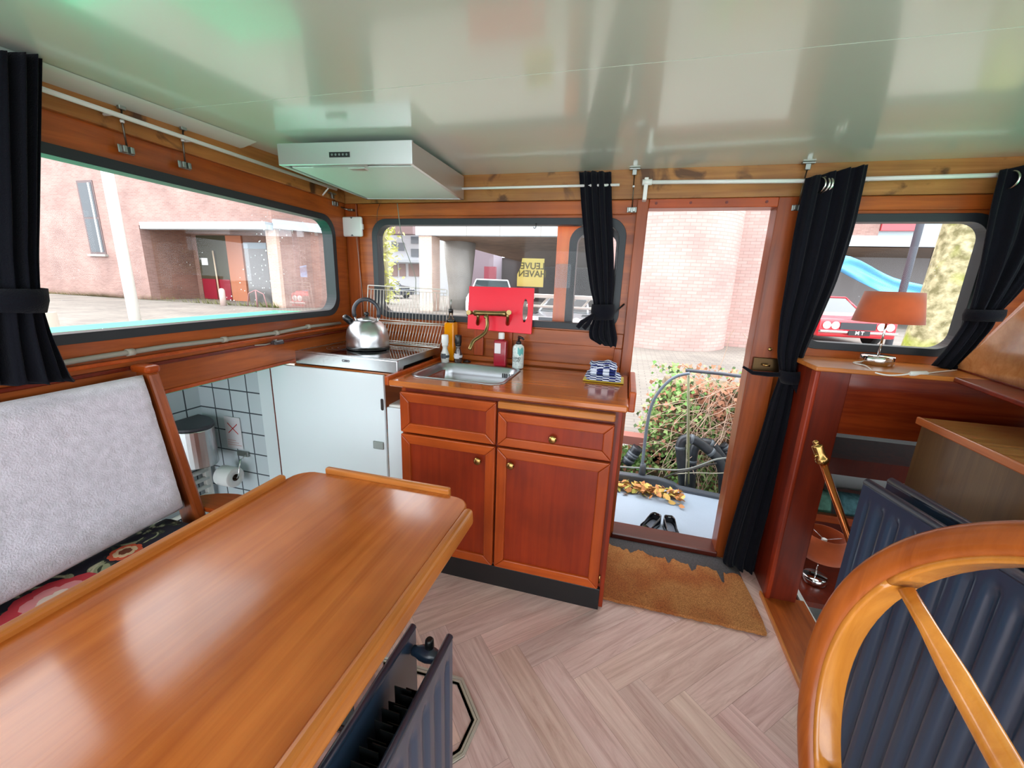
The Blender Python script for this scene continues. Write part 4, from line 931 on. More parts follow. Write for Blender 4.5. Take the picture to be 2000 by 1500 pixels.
# =================================================================== CABLES, CONDUIT, SMALL FITTINGS
t = thing('cable_conduit', onL(400, 668, .01), 'grey cable conduit clipped along the ledge below the left window', 'conduit')
pa, pb = onL(110, 712, .012), onL(662, 632, .012)
CT = mat('grey conduit', (150, 146, 134), .5)
cp_ = [onL(x, y, .012) for x, y in ((100, 713), (150, 704), (200, 696), (254, 688), (330, 676), (438, 663), (540, 650), (602, 638), (664, 631))]
MB().tube(cp_, .0085, 10).build('pipe', CT, t)
for x, y in ((254, 688), (438, 663), (540, 650), (602, 638)):
    q = onL(x, y, .012); MB().tube([q - LU * .010, q + LU * .010], .012, 12).build('pipe_clip', mat('pipe clip', (170, 164, 150), .5), t)
q = onL(537, 669, .03)
t = thing('cord_switch', q, 'small dark cord switch resting on the wooden ledge', 'switch')
MB().hexa([q + LU * -.030 + Vector((0, 0, -.007)), q + LU * .030 + Vector((0, 0, -.009)), q + LU * .030 + LN * .028 + Vector((0, 0, -.009)), q + LU * -.030 + LN * .028 + Vector((0, 0, -.007))],
          [q + LU * -.026 + Vector((0, 0, .012)), q + LU * .026 + Vector((0, 0, .014)), q + LU * .026 + LN * .028 + Vector((0, 0, .014)), q + LU * -.026 + LN * .028 + Vector((0, 0, .012))]).build('housing', mat('smoky plastic', (66, 60, 62), .2), t, bevel=.006)
MB().hexa([q + LU * -.014 + Vector((0, 0, .012)), q + LU * .002 + Vector((0, 0, .012)), q + LU * .002 + LN * .012 + Vector((0, 0, .012)), q + LU * -.014 + LN * .012 + Vector((0, 0, .012))],
          [q + LU * -.012 + Vector((0, 0, .012)), q + LU * .0 + Vector((0, 0, .012)), q + LU * .0 + LN * .012 + Vector((0, 0, .016)), q + LU * -.012 + LN * .012 + Vector((0, 0, .012))]).build('rocker', WHITEP, t, bevel=.001)
MB().tube([q - LU * .028, q - LU * .06 - Vector((0, 0, .002)), q - LU * .10 - LN * .015], .003, 6).build('cord', CT, t)
def cable(px_pts, y, r, m, label):
    P_ = [onY(a, b_, y) for a, b_ in px_pts]; o = MB().tube(P_, r, 6).build('hanging_cable', m); return tag(o, label, 'cable')
cable([(776, 397), (781, 440), (786, 470), (797, 500), (808, 530), (812, 545), (812, 575)], 2.10, .0020, mat('pale cable', (128, 140, 128), .5), 'pale thin cable hanging from the hood across the middle window')
cable([(742, 398), (737, 412), (736, 430), (742, 480), (750, 520), (754, 560), (756, 620)], 2.12, .0013, BLACKP, 'thin black cable hanging along the left edge of the middle window')
cable([(696, 463), (700, 500), (704, 540), (708, 575), (711, 620)], 2.14, .0013, mat('grey cable', (150, 140, 130), .5), 'thin grey cable running down the corner post from the plastic box')
q = onY(1494, 712, 2.12)
t = thing('door_lock', q, 'old brass lock plate on the right door jamb under the curtain', 'lock')
a = onY(1472, 697, 2.13); c2 = onY(1524, 727, 2.13)
MB().box((a.x, 2.120, c2.z), (c2.x, 2.134, a.z)).build('lock_case', mat('dark bronze', (84, 64, 40), .3, .9), t, bevel=.003)
MB().tube([(q.x - .01, 2.115, q.z), (q.x - .01, 2.10, q.z), (q.x + .015, 2.098, q.z)], .005, 10).build('handle', BRASS, t)
q = onY(1504, 682, 2.134)
t = thing('doorway_screw', q, 'round brass button on the right door jamb above the lock', 'button')
MB().lathe([(.009, 0), (.008, .004), (.003, .005)], (q.x, 2.1345, q.z), n=16, axis=(0, -1, 0)).build('disc', BRASS, t)

# =================================================================== RADIATORS
def rad_panel(nm, P0, dirv, nrm, L_, z0, z1, m, parent, pitch=.045, depth=.008, thick=.014):
    """fluted steel panel from P0 along dirv, front face towards nrm"""
    P0 = Vector(P0); d = Vector(dirv).normalized(); n = Vector(nrm).normalized(); b = MB(); NX = int(L_ / pitch) * 8; rows = []
    zs = [z0, z0 + .02, z0 + .035, z0 + .05, z0 + .065, z1 - .075, z1 - .06, z1 - .045, z1 - .03, z1 - .012, z1]
    for z in zs:
        k = max(0, min(1, min(z - z0 - .03, z1 - .04 - z) / .02)); row = []
        for i in range(NX + 1):
            s = i / NX * L_; ph = (s / pitch) % 1; g = 0
            if .25 < ph < .75: g = (math.sin((ph - .25) / .5 * PI)) ** .8
            if s < .025 or s > L_ - .025: g = 0
            row.append(P0 + d * s + n * (thick - depth * g * k) + Vector((0, 0, z - P0.z)))
        rows.append(row)
    b.grid(rows, True)
    back = [[P0 + d * (i / NX * L_) + Vector((0, 0, z - P0.z)) for i in (0, NX)] for z in (z0, z1)]
    b.add([back[0][0], back[0][1], back[1][1], back[1][0]], [(0, 1, 2, 3)])
    for a_, c_ in ((rows[0], back[0]), (rows[-1], back[1])):
        b.add(list(a_) + [c_[0], c_[1]], [tuple(list(range(len(a_))) + [len(a_) + 1, len(a_)])])
    for i in (0, -1):
        col = [r[i] for r in rows]; b.add(col + [back[1][0 if i == 0 else 1], back[0][0 if i == 0 else 1]], [tuple(range(len(col) + 2))])
    # rolled top edge
    b.tube([P0 + n * thick * .5 + Vector((0, 0, z1 - P0.z)), P0 + d * L_ + n * thick * .5 + Vector((0, 0, z1 - P0.z))], thick * .62, 10)
    return b.build(nm, m, parent)
# small radiator under the table edge
t = thing('radiator', (-.36, .36, 0), 'small navy double panel radiator standing under the table edge', 'radiator')
ZS = .60
rad_panel('front_panel', (-.325, -.25, .1), (0, 1, 0), (1, 0, 0), .955, .12, ZS, NAVY, t, pitch=.053, depth=.010)
rad_panel('rear_panel', (-.405, -.25, .1), (0, 1, 0), (-1, 0, 0), .955, .12, ZS, NAVY, t, pitch=.053, depth=.010)
q = Vector((-.365, .69, ZS - .045))
MB().tube([(-.402, .685, q.z), (-.39, .685, q.z), (-.38, .685, q.z), (-.365, .685, q.z), (-.35, .685, q.z), (-.34, .685, q.z), (-.326, .685, q.z)], [.011, .013, .017, .019, .017, .013, .011], 14).build('connector', NAVY, t)
MB().lathe([(.009, 0), (.011, .004), (.010, .022), (.007, .026)], (-.362, .69, q.z + .014), n=16).build('bleed_cap', BLACKP, t)
b = MB(); zz = []
for k in range(64):
    y = .60 - k * .012; b.box((-.398 + (.006 if k % 2 else .026), y, .16), (-.398 + (.046 if k % 2 else .066), y + .0015, ZS - .035 - .012 * (k % 3 == 0)))
b.tube([(-.362, .56, .3), (-.362, -.2, .3)], .01)
b.build('convector_fins', mat('dark convector', (24, 28, 30), .45, .3, mottle=.4, mscale=60), t)
for y in (.55, -.1): MB().box((-.385, y, 0), (-.345, y + .03, .12)).build('foot', NAVY, t, bevel=.003)
# big double radiator on the right
RP0 = Vector((.690, 1.262, 0)); RE = Vector((.80, .70, 0)); RD = (RE - RP0); RL = 1.25; RD.normalize(); RN = Vector((RD.y, -RD.x, 0))
if RN.x > 0: RN = -RN
t = thing('radiator', (.75, 1.0, 0), 'large navy double panel radiator on the right behind the wooden wheel', 'radiator')
rad_panel('front_panel', (RP0.x + .012, RP0.y, .1), RD, RN, RL, .06, .895, NAVY, t, pitch=.047, depth=.013, thick=.018)
RB = RP0 - RN * .088
rad_panel('rear_panel', (RB.x, RB.y + .02, .1), RD, RN, RL, .06, .893, NAVY, t, pitch=.047, depth=.013, thick=.018)
b = MB()
for k in range(80):
    c_ = RP0 - RN * .02 + RD * (.06 + k * .014); b.hexa([c_, c_ - RN * .05, c_ - RN * .05 + RD * .0015, c_ + RD * .0015], [q + Vector((0, 0, .74)) for q in (c_, c_ - RN * .05, c_ - RN * .05 + RD * .0015, c_ + RD * .0015)])
for v in range(len(b.v)): b.v[v] = b.v[v] + Vector((0, 0, .10))
b.build('convector_fins', mat('dark convector', (24, 28, 30), .45), t)
c_ = RP0 - RN * .035 + RD * .02 + Vector((0, 0, .85)); MB().tube([c_ + RN * .03, c_ - RN * .045], [.012, .012], 12).build('connector', NAVY, t)
for s_ in (.15, .9): c_ = RP0 - RN * .035 + RD * s_; MB().tube([c_ + Vector((0, 0, .0)), c_ + Vector((0, 0, .2))], .018, 10).build('foot', NAVY, t)

# =================================================================== STEERING WHEEL
WC = Vector((.373, .249, .947)); wn_ = Vector((4.817, 1, -.394)).normalized()
wu = wn_.cross(Vector((0, 0, 1))).normalized(); wv = wu.cross(wn_).normalized()
t = thing('steering_wheel', WC, 'large varnished wooden steering wheel in front of the big radiator', 'steering wheel')
def wpt(r, a, h): return WC + wu * r * math.cos(a) + wv * r * math.sin(a) + wn_ * h
def ring_mb(prof, n=96):
    b = MB(); b.grid([[wpt(r, 2 * PI * j / n, h) for j in range(n)] for r, h in prof + prof[:1]], True, True); return b
def rprof(r0, r1, h0, h1, rd, k=4):
    return [(x, z) for x, z in rrect(r0, h0, r1, h1, rd, k)]
R_ = .302
ring_mb(rprof(R_ - .014, R_ + .018, -.023, .023, .012)).build('rim', W_RIM, t)
segs = 6
for k in range(segs):
    a0 = 2 * PI * k / segs + .55; b = MB(); rows = []
    pr = rprof(R_ - .0185, R_ - .010, -.017, .017, .004)
    for j in range(17): rows.append([wpt(r, a0 + (2 * PI / segs - .006) * j / 16, h) for r, h in pr])
    b.grid([list(x) for x in rows], True, True); K = len(pr); b.f += [tuple(range(K)), tuple(16 * K + j for j in range(K))[::-1]]; b.sm += [False, False]
    b.build('inner_band', W_SPK, t)
a_s = math.atan2(.34, -.245) 
ths = math.radians(126)
d0 = (onPl(1757, 1128, WC, wn_) - WC); th0_ = math.atan2(d0.dot(wv), d0.dot(wu))
for k in range(6):
    a = th0_ + k * PI / 3
    MB().tube([wpt(R_ - .022, a, 0), wpt(R_ - .06, a, 0), wpt(.20, a, 0), wpt(.12, a, 0), wpt(.05, a, 0)], [.0078, .0085, .0115, .0125, .012], 20).build('spoke', W_SPK, t)
MB().lathe([(.055, -.03), (.065, -.02), (.065, .02), (.055, .03)], WC, n=32, axis=wn_).build('hub', W_RIM, t)
MB().lathe([(.03, -.042), (.034, -.03)], WC, n=24, axis=wn_).build('hub_cap', BRASS, t)
MB().tube([WC + wn_ * .03, WC + wn_ * .20], .02, 16).build('shaft', BRASS, t)
MB().tube([Vector((WC.x + .22, WC.y + .04, .98)), Vector((WC.x + .24, WC.y + .04, .0))], .04, 12).build('pedestal', W_MAHV, t)

# =================================================================== FLOOR THINGS
HP = [(-.77, 1.068), (-.445, 1.079), (-.322, .966), (-.338, .842), (-.338, .80), (-.50, .70), (-.77, .70)]
HP = [onZ(*p, .0) for p in ((742, 1283), (904, 1327), (938, 1408), (907, 1478))]
pl_ = [Vector((HP[0].x, HP[0].y, 0)), Vector((HP[1].x, HP[1].y, 0)), Vector((HP[2].x, HP[2].y, 0)), Vector((HP[3].x, HP[3].y, 0)), Vector((-.385, .80, 0)), Vector((-.80, .80, 0))]
t = thing('floor_hatch', sum(pl_, Vector()) / 6, 'angular floor hatch with grey ridged metal edging beside the small radiator', 'hatch')
cen = sum(pl_, Vector()) / 6
ALU = mat('anodised edging', (196, 192, 180), .3, .35)
for k in range(6):
    a, c_ = pl_[k], pl_[(k + 1) % 6]; ia, ic = a.lerp(cen, .10), c_.lerp(cen, .10)
    def inset(v, prev, nxt, d):
        e1 = (v - prev).normalized(); e2 = (nxt - v).normalized(); n1 = Vector((-e1.y, e1.x, 0)); n2 = Vector((-e2.y, e2.x, 0))
        if n1.dot(cen - v) < 0: n1 = -n1
        if n2.dot(cen - v) < 0: n2 = -n2
        bi = (n1 + n2).normalized(); return v + bi * (d / max(.3, bi.dot(n1)))
    A_ = [inset(a, pl_[k - 1], c_, d) for d in (0, .008, .010, .017, .019, .027)]; B2 = [inset(c_, a, pl_[(k + 2) % 6], d) for d in (0, .008, .010, .017, .019, .027)]
    b = MB()
    b2 = MB()
    for i in (0, 2, 4):
        b2.hexa([A_[i], B2[i], B2[i + 1], A_[i + 1]], [q + Vector((0, 0, .008 - .001 * i)) for q in (A_[i], B2[i], B2[i + 1], A_[i + 1])])
    b.hexa([A_[0], B2[0], B2[5], A_[5]], [q + Vector((0, 0, .004)) for q in (A_[0], B2[0], B2[5], A_[5])])
    es = b.build('edge_strip', mat('dark edging', (112, 106, 86), .4, .3), t); b2.build('ridge', ALU, es)
# doormat
t = thing('doormat', (.35, 1.85, 0), 'worn brown coir doormat with ragged dark edge at the doorway', 'doormat')
def coir():
    m = bpy.data.materials.new('coir mat'); m.use_nodes = True; nt = m.node_tree; b = nt.nodes['Principled BSDF']; L = nt.links.new
    tt = nt.nodes.new('ShaderNodeTexCoord'); n = nt.nodes.new('ShaderNodeTexNoise'); n.inputs['Scale'].default_value = 320; n.inputs['Detail'].default_value = 4; L(tt.outputs['Object'], n.inputs['Vector'])
    n2 = nt.nodes.new('ShaderNodeTexNoise'); n2.inputs['Scale'].default_value = 5; L(tt.outputs['Object'], n2.inputs['Vector'])
    r = nt.nodes.new('ShaderNodeValToRGB'); r.color_ramp.elements[0].color = lin((120, 70, 32)); r.color_ramp.elements[1].color = lin((206, 146, 84)); r.color_ramp.elements[0].position = .3; r.color_ramp.elements[1].position = .7
    r2 = nt.nodes.new('ShaderNodeValToRGB'); r2.color_ramp.elements[0].color = (.9, .62, .45, 1); r2.color_ramp.elements[1].color = (1.1, 1.05, 1, 1); r2.color_ramp.elements[0].position = .4; r2.color_ramp.elements[1].position = .6
    mx = nt.nodes.new('ShaderNodeMix'); mx.data_type = 'RGBA'; mx.blend_type = 'MULTIPLY'; mx.inputs[0].default_value = 1
    L(n.outputs[0], r.inputs[0]); L(n2.outputs[0], r2.inputs[0]); L(r.outputs[0], mx.inputs[6]); L(r2.outputs[0], mx.inputs[7]); L(mx.outputs[2], b.inputs['Base Color']); b.inputs['Roughness'].default_value = .95
    bp = nt.nodes.new('ShaderNodeBump'); bp.inputs['Strength'].default_value = .9; bp.inputs['Distance'].default_value = .006; L(n.outputs[0], bp.inputs['Height']); L(bp.outputs[0], b.inputs['Normal'])
    return m
rnd = random.Random(12)
fr_pts = [(-.03 + .045, 1.628)] + [(lerp(.015, .70, k / 40), 1.628 + .004 * k / 40 + rnd.uniform(-.003, .003)) for k in range(1, 41)] + [(.703, 1.70), (.698, 1.80), (.69, 1.90), (.683, 1.975)]
edge = []
x = .683
drops = {.64: .10, .60: .0, .50: .05, .36: .05, .30: .02, .2: .01}
for k in range(60):
    xx = lerp(.672, .015, k / 59); yy = 1.985 + .05 * (1 - xx / .7) * 1.0 + .010 * math.sin(xx * 40) + rnd.uniform(-.010, .010)
    for dx_, dd in ((.585, .085), (.46, .04), (.34, .04), (.16, .02)):
        if abs(xx - dx_) < .012: yy -= dd
    edge.append((xx, yy))
b = MB(); b.slab([(x_, y_, .003) for x_, y_ in fr_pts + edge], (0, 0, .014)); o = b.build('coir_pile', coir(), t)
MB().box((.015, 1.80, .0005), (.69, 2.118, .008)).build('rubber_backing', mat('dark felt backing', (72, 70, 72), .95, bump=(200, .5), mottle=.3, mscale=120), t)

# =================================================================== RIGHT SIDE FURNITURE
t = thing('chart_box', (1.2, 1.4, .3), 'glossy olive brown wooden box with orange edge strip right of the radiator', 'wooden box')
ax0, ay1, ax1, ay0 = 1.0, 1.63, .985, .70
zb = 1.0
MB().hexa([(1.005, ay1, .2), (1.0, ay0, .2), (1.02, ay0, .2), (1.025, ay1, .2)], [(1.005, ay1, .985), (1.0, ay0, .985), (1.02, ay0, .985), (1.025, ay1, .985)]).build('side_board', W_OLIVE, t)
MB().hexa([(1.0, ay1 + .01, .982), (.994, ay0, .982), (1.65, ay0, .982), (1.65, ay1 + .01, .982)], [(1.0, ay1 + .01, 1.003), (.994, ay0, 1.003), (1.65, ay0, 1.003), (1.65, ay1 + .01, 1.003)]).build('lid', W_GLOSS, t, bevel=.003)
MB().hexa([(.990, ay1 + .012, .980), (.984, ay0, .980), (.996, ay0, .980), (1.002, ay1 + .012, .980)], [(.990, ay1 + .012, 1.005), (.984, ay0, 1.005), (.996, ay0, 1.005), (1.002, ay1 + .012, 1.005)]).build('edge_strip', wood('box edge wood', (150, 74, 30), (184, 104, 50), 'Y', .25), t, bevel=.004)
MB().box((1.025, ay1 - .02, .2), (1.65, ay1, .982)).build('end_board', W_OLIVE, t)
# bulging varnished panel in the corner above the ledge
def bulge():
    t = thing('bow_panel', (1.4, 1.7, 1.12), 'curved glossy varnished wooden panel at the right above the ledge', 'wooden panel')
    b = MB(); rows = []
    T = onZ(1868, 719, 1.1225)
    HI = onY(2060, 535, 1.70); LO = onZ(2060, 778, 1.121)
    for i in range(15):
        s = i / 12
        lo = T.lerp(LO, s); hi = T.lerp(HI, s) + Vector((0, 0, .0))
        row = []
        for j in range(11):
            v = j / 10; q = lo.lerp(hi, v) + Vector((.3, .3, .9)).normalized() * (.035 * s * math.sin(PI * v)); row.append(q)
        rows.append(row)
    b.grid(rows, True); b.build('panel_skin', W_GLOSS, t, solid=.012)
    b = MB(); b.tube([rows[i][0] for i in range(15)], .007, 8); b.build('lower_moulding', W_DARK, t)
bulge()
# copper lever with brass cap
t0 = onY(1594, 866, 1.56); t1 = onY(1662, 1062, 1.50)
dl = (t1 - t0).normalized()
t = thing('hand_pump_lever', t1, 'copper lever with turned brass cap leaning before the red post', 'lever')
MB().tube([t0 + dl * .065, t0 + dl * .80], .0115, 16).build('shaft', COPPER, t)
pr = [(.004, 0), (.009, .004), (.010, .012), (.006, .017), (.016, .019), (.0175, .024), (.016, .044), (.017, .048), (.0165, .062), (.020, .066), (.021, .074), (.019, .082), (.013, .084)]
MB().lathe([(r, h) for r, h in pr], t0 - dl * .012, n=24, axis=dl).build('cap', BRASS, t)
MB().lathe([(.006, 0), (.008, .003), (.006, .014)], t0 + dl * .045 - Vector((.012, .006, 0)), n=12, axis=(-1, -.4, .1)).build('thumb_screw', BRASS, t)
# table lamps
def lamp(base, sc_, label):
    bz = base.z; t = thing('table_lamp', base, label, 'lamp')
    s = sc_
    VEL = mat('rust velvet', (196, 92, 48), .9, spec=.2, sheen=.5, mottle=.12, mscale=14)
    MB().lathe([(.054 * s, 0), (.058 * s, .003 * s), (.058 * s, .034 * s), (.054 * s, .038 * s), (.006 * s, .039 * s)], base, n=36).build('base', CHROME, t)
    MB().tube([base + Vector((0, 0, .03 * s)), base + Vector((0, 0, .23 * s))], .004 * s, 10).build('stem', CHROME, t)
    sh = MB(); rb, rt, zb_, zt = .114 * s, .092 * s, .176 * s, .298 * s; N = 48
    rows = [[base + Vector((math.cos(2 * PI * j / N) * r, math.sin(2 * PI * j / N) * r, z)) for j in range(N)] for r, z in ((rb, zb_), (lerp(rb, rt, .33), lerp(zb_, zt, .33)), (lerp(rb, rt, .66), lerp(zb_, zt, .66)), (rt, zt))]
    sh.grid(rows, True, True); sd = sh.build('lamp_shade', VEL, t, solid=.003)
    b = MB(); b.lathe([(.012 * s, 0), (.013 * s, .05 * s), (.010 * s, .052 * s)], base + Vector((0, 0, .215 * s)), n=16); b.build('bulb_holder', WHITEP, t)
    b = MB()
    for k in range(3):
        a = 2 * PI * k / 3; b.tube([base + Vector((0, 0, .26 * s)), base + Vector((math.cos(a) * rt * .97, math.sin(a) * rt * .97, .288 * s))], .0015, 6)
    b.build('shade_ring', CHROME, sd)
    return t
q = onZ(1713, 708, 1.1185); LB = Vector((q.x - .03, 1.985, 1.1185)); q = onY(1711, 706, 1.99); q = onY(1712, 706, 2.035); LB = Vector((q.x, 2.035, 1.1185))
t = lamp(LB, 1.0, 'table lamp with orange velvet shade on the ledge before the right window')
CW = mat('white cord', (226, 222, 214), .5)
cz = 1.1215
cps = [onZ(1706, 704, cz), onZ(1682, 705, cz), onZ(1670, 702, cz), onZ(1674, 711, cz), onZ(1690, 722, cz)]
def on_ledge(px, py):
    q = onZ(px, py, cz)
    if q.y < 1.842: q = onY(px, py, 1.842)
    return q
cps = [LB + Vector((-.05, .0, .006)), LB + Vector((-.085, -.01, .004)), LB + Vector((-.10, -.045, .004)), LB + Vector((-.075, -.085, .004)), on_ledge(1705, 727), on_ledge(1730, 733), on_ledge(1757, 733), on_ledge(1778, 730)]
def smooth_path(P_, k=4, it=2):
    o_ = []
    for i in range(len(P_) - 1):
        for j in range(k): o_.append(P_[i].lerp(P_[i + 1], j / k))
    o_.append(P_[-1])
    for _ in range(it): o_ = [o_[0]] + [(o_[i - 1] + o_[i] * 2 + o_[i + 1]) / 4 for i in range(1, len(o_) - 1)] + [o_[-1]]
    return o_
MB().tube(smooth_path(cps), .003, 8).build('cord', CW, t)
a, c2 = on_ledge(1776, 730), on_ledge(1812, 729)
MB().tube([a, a.lerp(c2, .1), a.lerp(c2, .9), c2], [.005, .009, .009, .005], 12).build('cord_switch', WHITEP, t)
MB().tube(smooth_path([c2, on_ledge(1835, 726), on_ledge(1868, 723)]), .003, 8).build('cord', CW, t)
# lower cabin: second lamp, shelves, cushions
q = onY(1577, 1146, 2.06)
sh = MB().box((.885, 1.95, q.z - .03), (1.45, 2.6, q.z - .002)); tag(sh.build('lower_shelf', W_DARK), 'dark wooden shelf low in the fore cabin carrying a lamp', 'shelf')
l2 = lamp(Vector((q.x + .05, 2.12, q.z)), .92, 'second table lamp with orange shade on the dark shelf in the fore cabin below')
a, c2 = onY(1605, 884, 2.5), onY(1770, 945, 2.5)
tag(MB().box((1.13, 2.5, c2.z), (2.2, 2.9, a.z - .02)).build('locker', W_DARK), 'dark wooden locker hanging in the fore cabin behind the opening', 'locker')
a, c2 = onY(1570, 988, 2.45), onY(1640, 1050, 2.45)
t = thing('cabin_bunk', (1.4, 2.7, c2.z - .5), 'dark wooden bunk front in the fore cabin behind the copper lever', 'bunk')
MB().box((1.0, 2.62, c2.z - .6), (2.2, 3.15, c2.z)).build('bunk_box', W_DARK, t)
MB().box((1.0, 2.60, c2.z), (2.2, 2.64, c2.z + .05)).build('bunk_lip', W_MAHF, t, bevel=.006)
MB().box((1.17, 2.61, c2.z + .05), (1.21, 2.65, c2.z + .32)).build('bunk_post', W_DARK, t)
TQ = mat('green patterned fabric', (96, 148, 128), .85, mottle=.3, mscale=30)
for k, (px, lab) in enumerate(((1593, 'green patterned cushion left of the bunk post in the fore cabin'), (1650, 'green and blue patterned cushion behind the copper lever in the fore cabin'))):
    q = onY(px, 1022, 2.7); w_ = .055
    cushion('cabin_cushion', TQ if k == 0 else mat('teal patterned fabric', (84, 132, 140), .85, mottle=.35, mscale=36),
            (lambda u, v, w, q=q, w_=w_: Vector((q.x + (u - .5) * w_ * 2, 2.72 + .08 * w * -1 + .06 * v, c2.z + .003 + v * .15))), lab, 'cushion', bump_amp=0, n=(12, 12))
# =================================================================== OUTSIDE
QZ = .0
BR = bricks('pinkish brick', (158, 126, 118), (144, 112, 105), (152, 138, 130), .21, .062, ms=.006)
BRT = bricks('pale tower brick', (188, 156, 150), (176, 144, 138), (158, 136, 130), .23, .075, ms=.008)  # mortar tone darkened to carry the shadow in the joints
PAVE = bricks('grey paving', (140, 134, 126), (130, 124, 118), (112, 106, 100), .20, .10, ms=.006, rough=.9)
WBAND = mat('white concrete band', (176, 184, 190), .6)
CONC = mat('grey concrete', (150, 146, 140), .8, mottle=.12, mscale=1.5)
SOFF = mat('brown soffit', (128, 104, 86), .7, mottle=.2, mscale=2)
# water, quay, ground
struct(MB().box((-30, -6, -1.2), (12, 3.55, -1.18)).build('ground_water', mat('dark green canal water', (40, 52, 44), .1)))
b = MB().box((-60, 3.61, -1.2), (50, 90, QZ)); struct(b.build('ground_quay', PAVE, uv=True))
b = MB().box((-60, 3.55, -1.2), (50, 3.61, QZ)); struct(b.build('wall_quay', bricks('old quay brick', (120, 96, 84), (104, 84, 74), (90, 84, 78), .21, .062), uv=True))
struct(MB().box((-60, 3.50, QZ - .10), (50, 3.80, QZ + .004)).build('trim_quay_edge', CONC))
# boat: green side deck and roof edge outside the left window, grey fore deck
GRN = mat('green boat paint', (20, 200, 140), .35, mottle=.06, mscale=4)
o = MB().hexa([LP(-1.3, .95, -.052), LP(-1.3, .95, -.72), LP(2.35, .95, -.72), LP(2.35, .95, -.052)], [LP(-1.3, 1.165, -.052), LP(-1.3, 1.150, -.72), LP(2.35, 1.150, -.72), LP(2.35, 1.165, -.052)]).build('roof_deck_left', GRN); struct(o)
struct(MB().box((1.75, -1.3, .95), (4.2, 2.3, 1.08)).build('roof_deck_right', GRN))
struct(MB().box((-4.9, -1.3, .70), (-2.40, 2.3, .85)).build('roof_green_bounce', GRN))  # unseen deck, added so that green light bounces onto the ceiling
struct(MB().box((-1.9, 2.225, .80), (-.02, 2.50, 1.02)).build('roof_deck_front', mat('dark deck paint', (60, 66, 70), .4)))
DZ = -.03
b = MB(); b.slab([(-.6, 2.22, DZ - .05), (.925, 2.22, DZ - .05), (.925, 2.90, DZ - .05), (.50, 2.93, DZ - .05), (.30, 3.0, DZ - .05), (-.6, 3.0, DZ - .05)], (0, 0, .05)); struct(b.build('floor_foredeck', GREY))
RIMM = mat('grey black bulwark paint', (74, 80, 88), .4)
b = MB()
rp = [Vector((-.6, 2.84, .055)), Vector((.10, 2.86, .05)), Vector((.34, 2.90, .035)), Vector((.465, 2.93, .0)), Vector((.50, 2.90, -.01)), Vector((.80, 2.87, -.015)), Vector((.93, 2.865, -.015))]
rows = [[p + Vector((0, 0, -.20)) + Vector((0, -.0, 0)), p + Vector((0, -.004, 0)), p + Vector((0, .0, .006)), p + Vector((0, .045, .008)), p + Vector((0, .05, -.02)), p + Vector((0, .06, -.3))] for p in rp]
b.grid(rows, False); t = b.build('bulwark', RIMM); tag(t, 'low dark grey steel bulwark edging the fore deck beyond the doorway', 'bulwark')
# curved hand rail
t = thing('deck_rail', onY(1254, 915, 2.95), 'curved grey steel handrail rising from the fore deck edge', 'handrail')
pp = [onY(x, y, 2.93) for x, y in ((1253, 922), (1257, 885), (1262, 842), (1268, 805), (1277, 780), (1290, 760), (1308, 742), (1325, 733), (1347, 729))]
MB().tube(smooth_path(pp), .011, 12).build('curved_rail', mat('rail grey', (112, 124, 136), .35, .3), t)
MB().tube([onY(1339, 723, 2.98), onY(1400, 729, 2.98), onY(1475, 738, 2.98)], .012, 12).build('top_rail', mat('rail dark', (84, 88, 98), .4), t)
MB().tube([onY(1345, 733, 3.0), onY(1345, 820, 3.0), onY(1345, 945, 3.0)], .007, 8).build('stanchion', mat('rail olive', (128, 132, 96), .4), t)
MB().lathe([(.026, 0), (.022, .06), (.020, .08)], onY(1254, 925, 2.93), n=16).build('rail_socket', RIMM, t)
# ropes
ROPE = mat('weathered rope', (132, 136, 132), .9)
def rope(pts, y, r, label, m=ROPE):
    o = MB().tube(smooth_path([onY(a, b_, y) for a, b_ in pts]), r, 8).build('rope', m); tag(o, label, 'rope')
rope([(1200, 911), (1250, 914), (1320, 919), (1350, 915), (1375, 906), (1400, 896), (1440, 893)], 2.99, .007, 'grey rope slung across the fore deck edge past the handrail')
rope([(1296, 933), (1318, 924), (1350, 918), (1380, 908), (1400, 905)], 2.97, .006, 'dark line knotted on the bulwark beside the black fenders', mat('dark rope', (56, 54, 52), .9))
rope([(1315, 926), (1360, 923), (1400, 925), (1430, 922)], 3.02, .004, 'thin pale line stretched along the fore deck edge', mat('pale rope', (170, 168, 150), .9))
rope([(1343, 730), (1343, 800), (1341, 900), (1338, 948)], 3.08, .004, 'thin upright rope in front of the black fender', mat('pale rope', (170, 168, 150), .9))
# fenders: bent black hoses
def hose(pts, y, r, label):
    P_ = smooth_path([onY(a, b_, y) for a, b_ in pts], 4, 3)
    t = thing('fender', P_[0], label, 'fender')
    MB().tube(P_, r, 16).build('hose', mat('black bent hose', (44, 48, 54), .35, mottle=.3, mscale=20), t)
    for f_ in (.25, .45, .65):
        k = int(len(P_) * f_); d = (P_[k + 1] - P_[k - 1]).normalized()
        MB().tube([P_[k] - d * .012, P_[k] + d * .012], r * 1.04, 16).build('tape_wrap', mat('grey tape', (96, 104, 112), .4), t)
hose([(1337, 985), (1334, 930), (1330, 890), (1328, 868), (1335, 857), (1350, 856), (1368, 866), (1385, 880), (1400, 893), (1410, 910), (1413, 940), (1413, 990)], 3.12, .036, 'bent black hose fender arching over the deck edge')
hose([(1349, 990), (1350, 930), (1352, 890), (1358, 868), (1380, 862), (1395, 872), (1408, 890), (1418, 900)], 3.28, .036, 'second bent black hose fender behind the arching one')
hose([(1224, 905), (1234, 890), (1246, 874)], 3.25, .045, 'short black hose under the red beam left of the handrail')
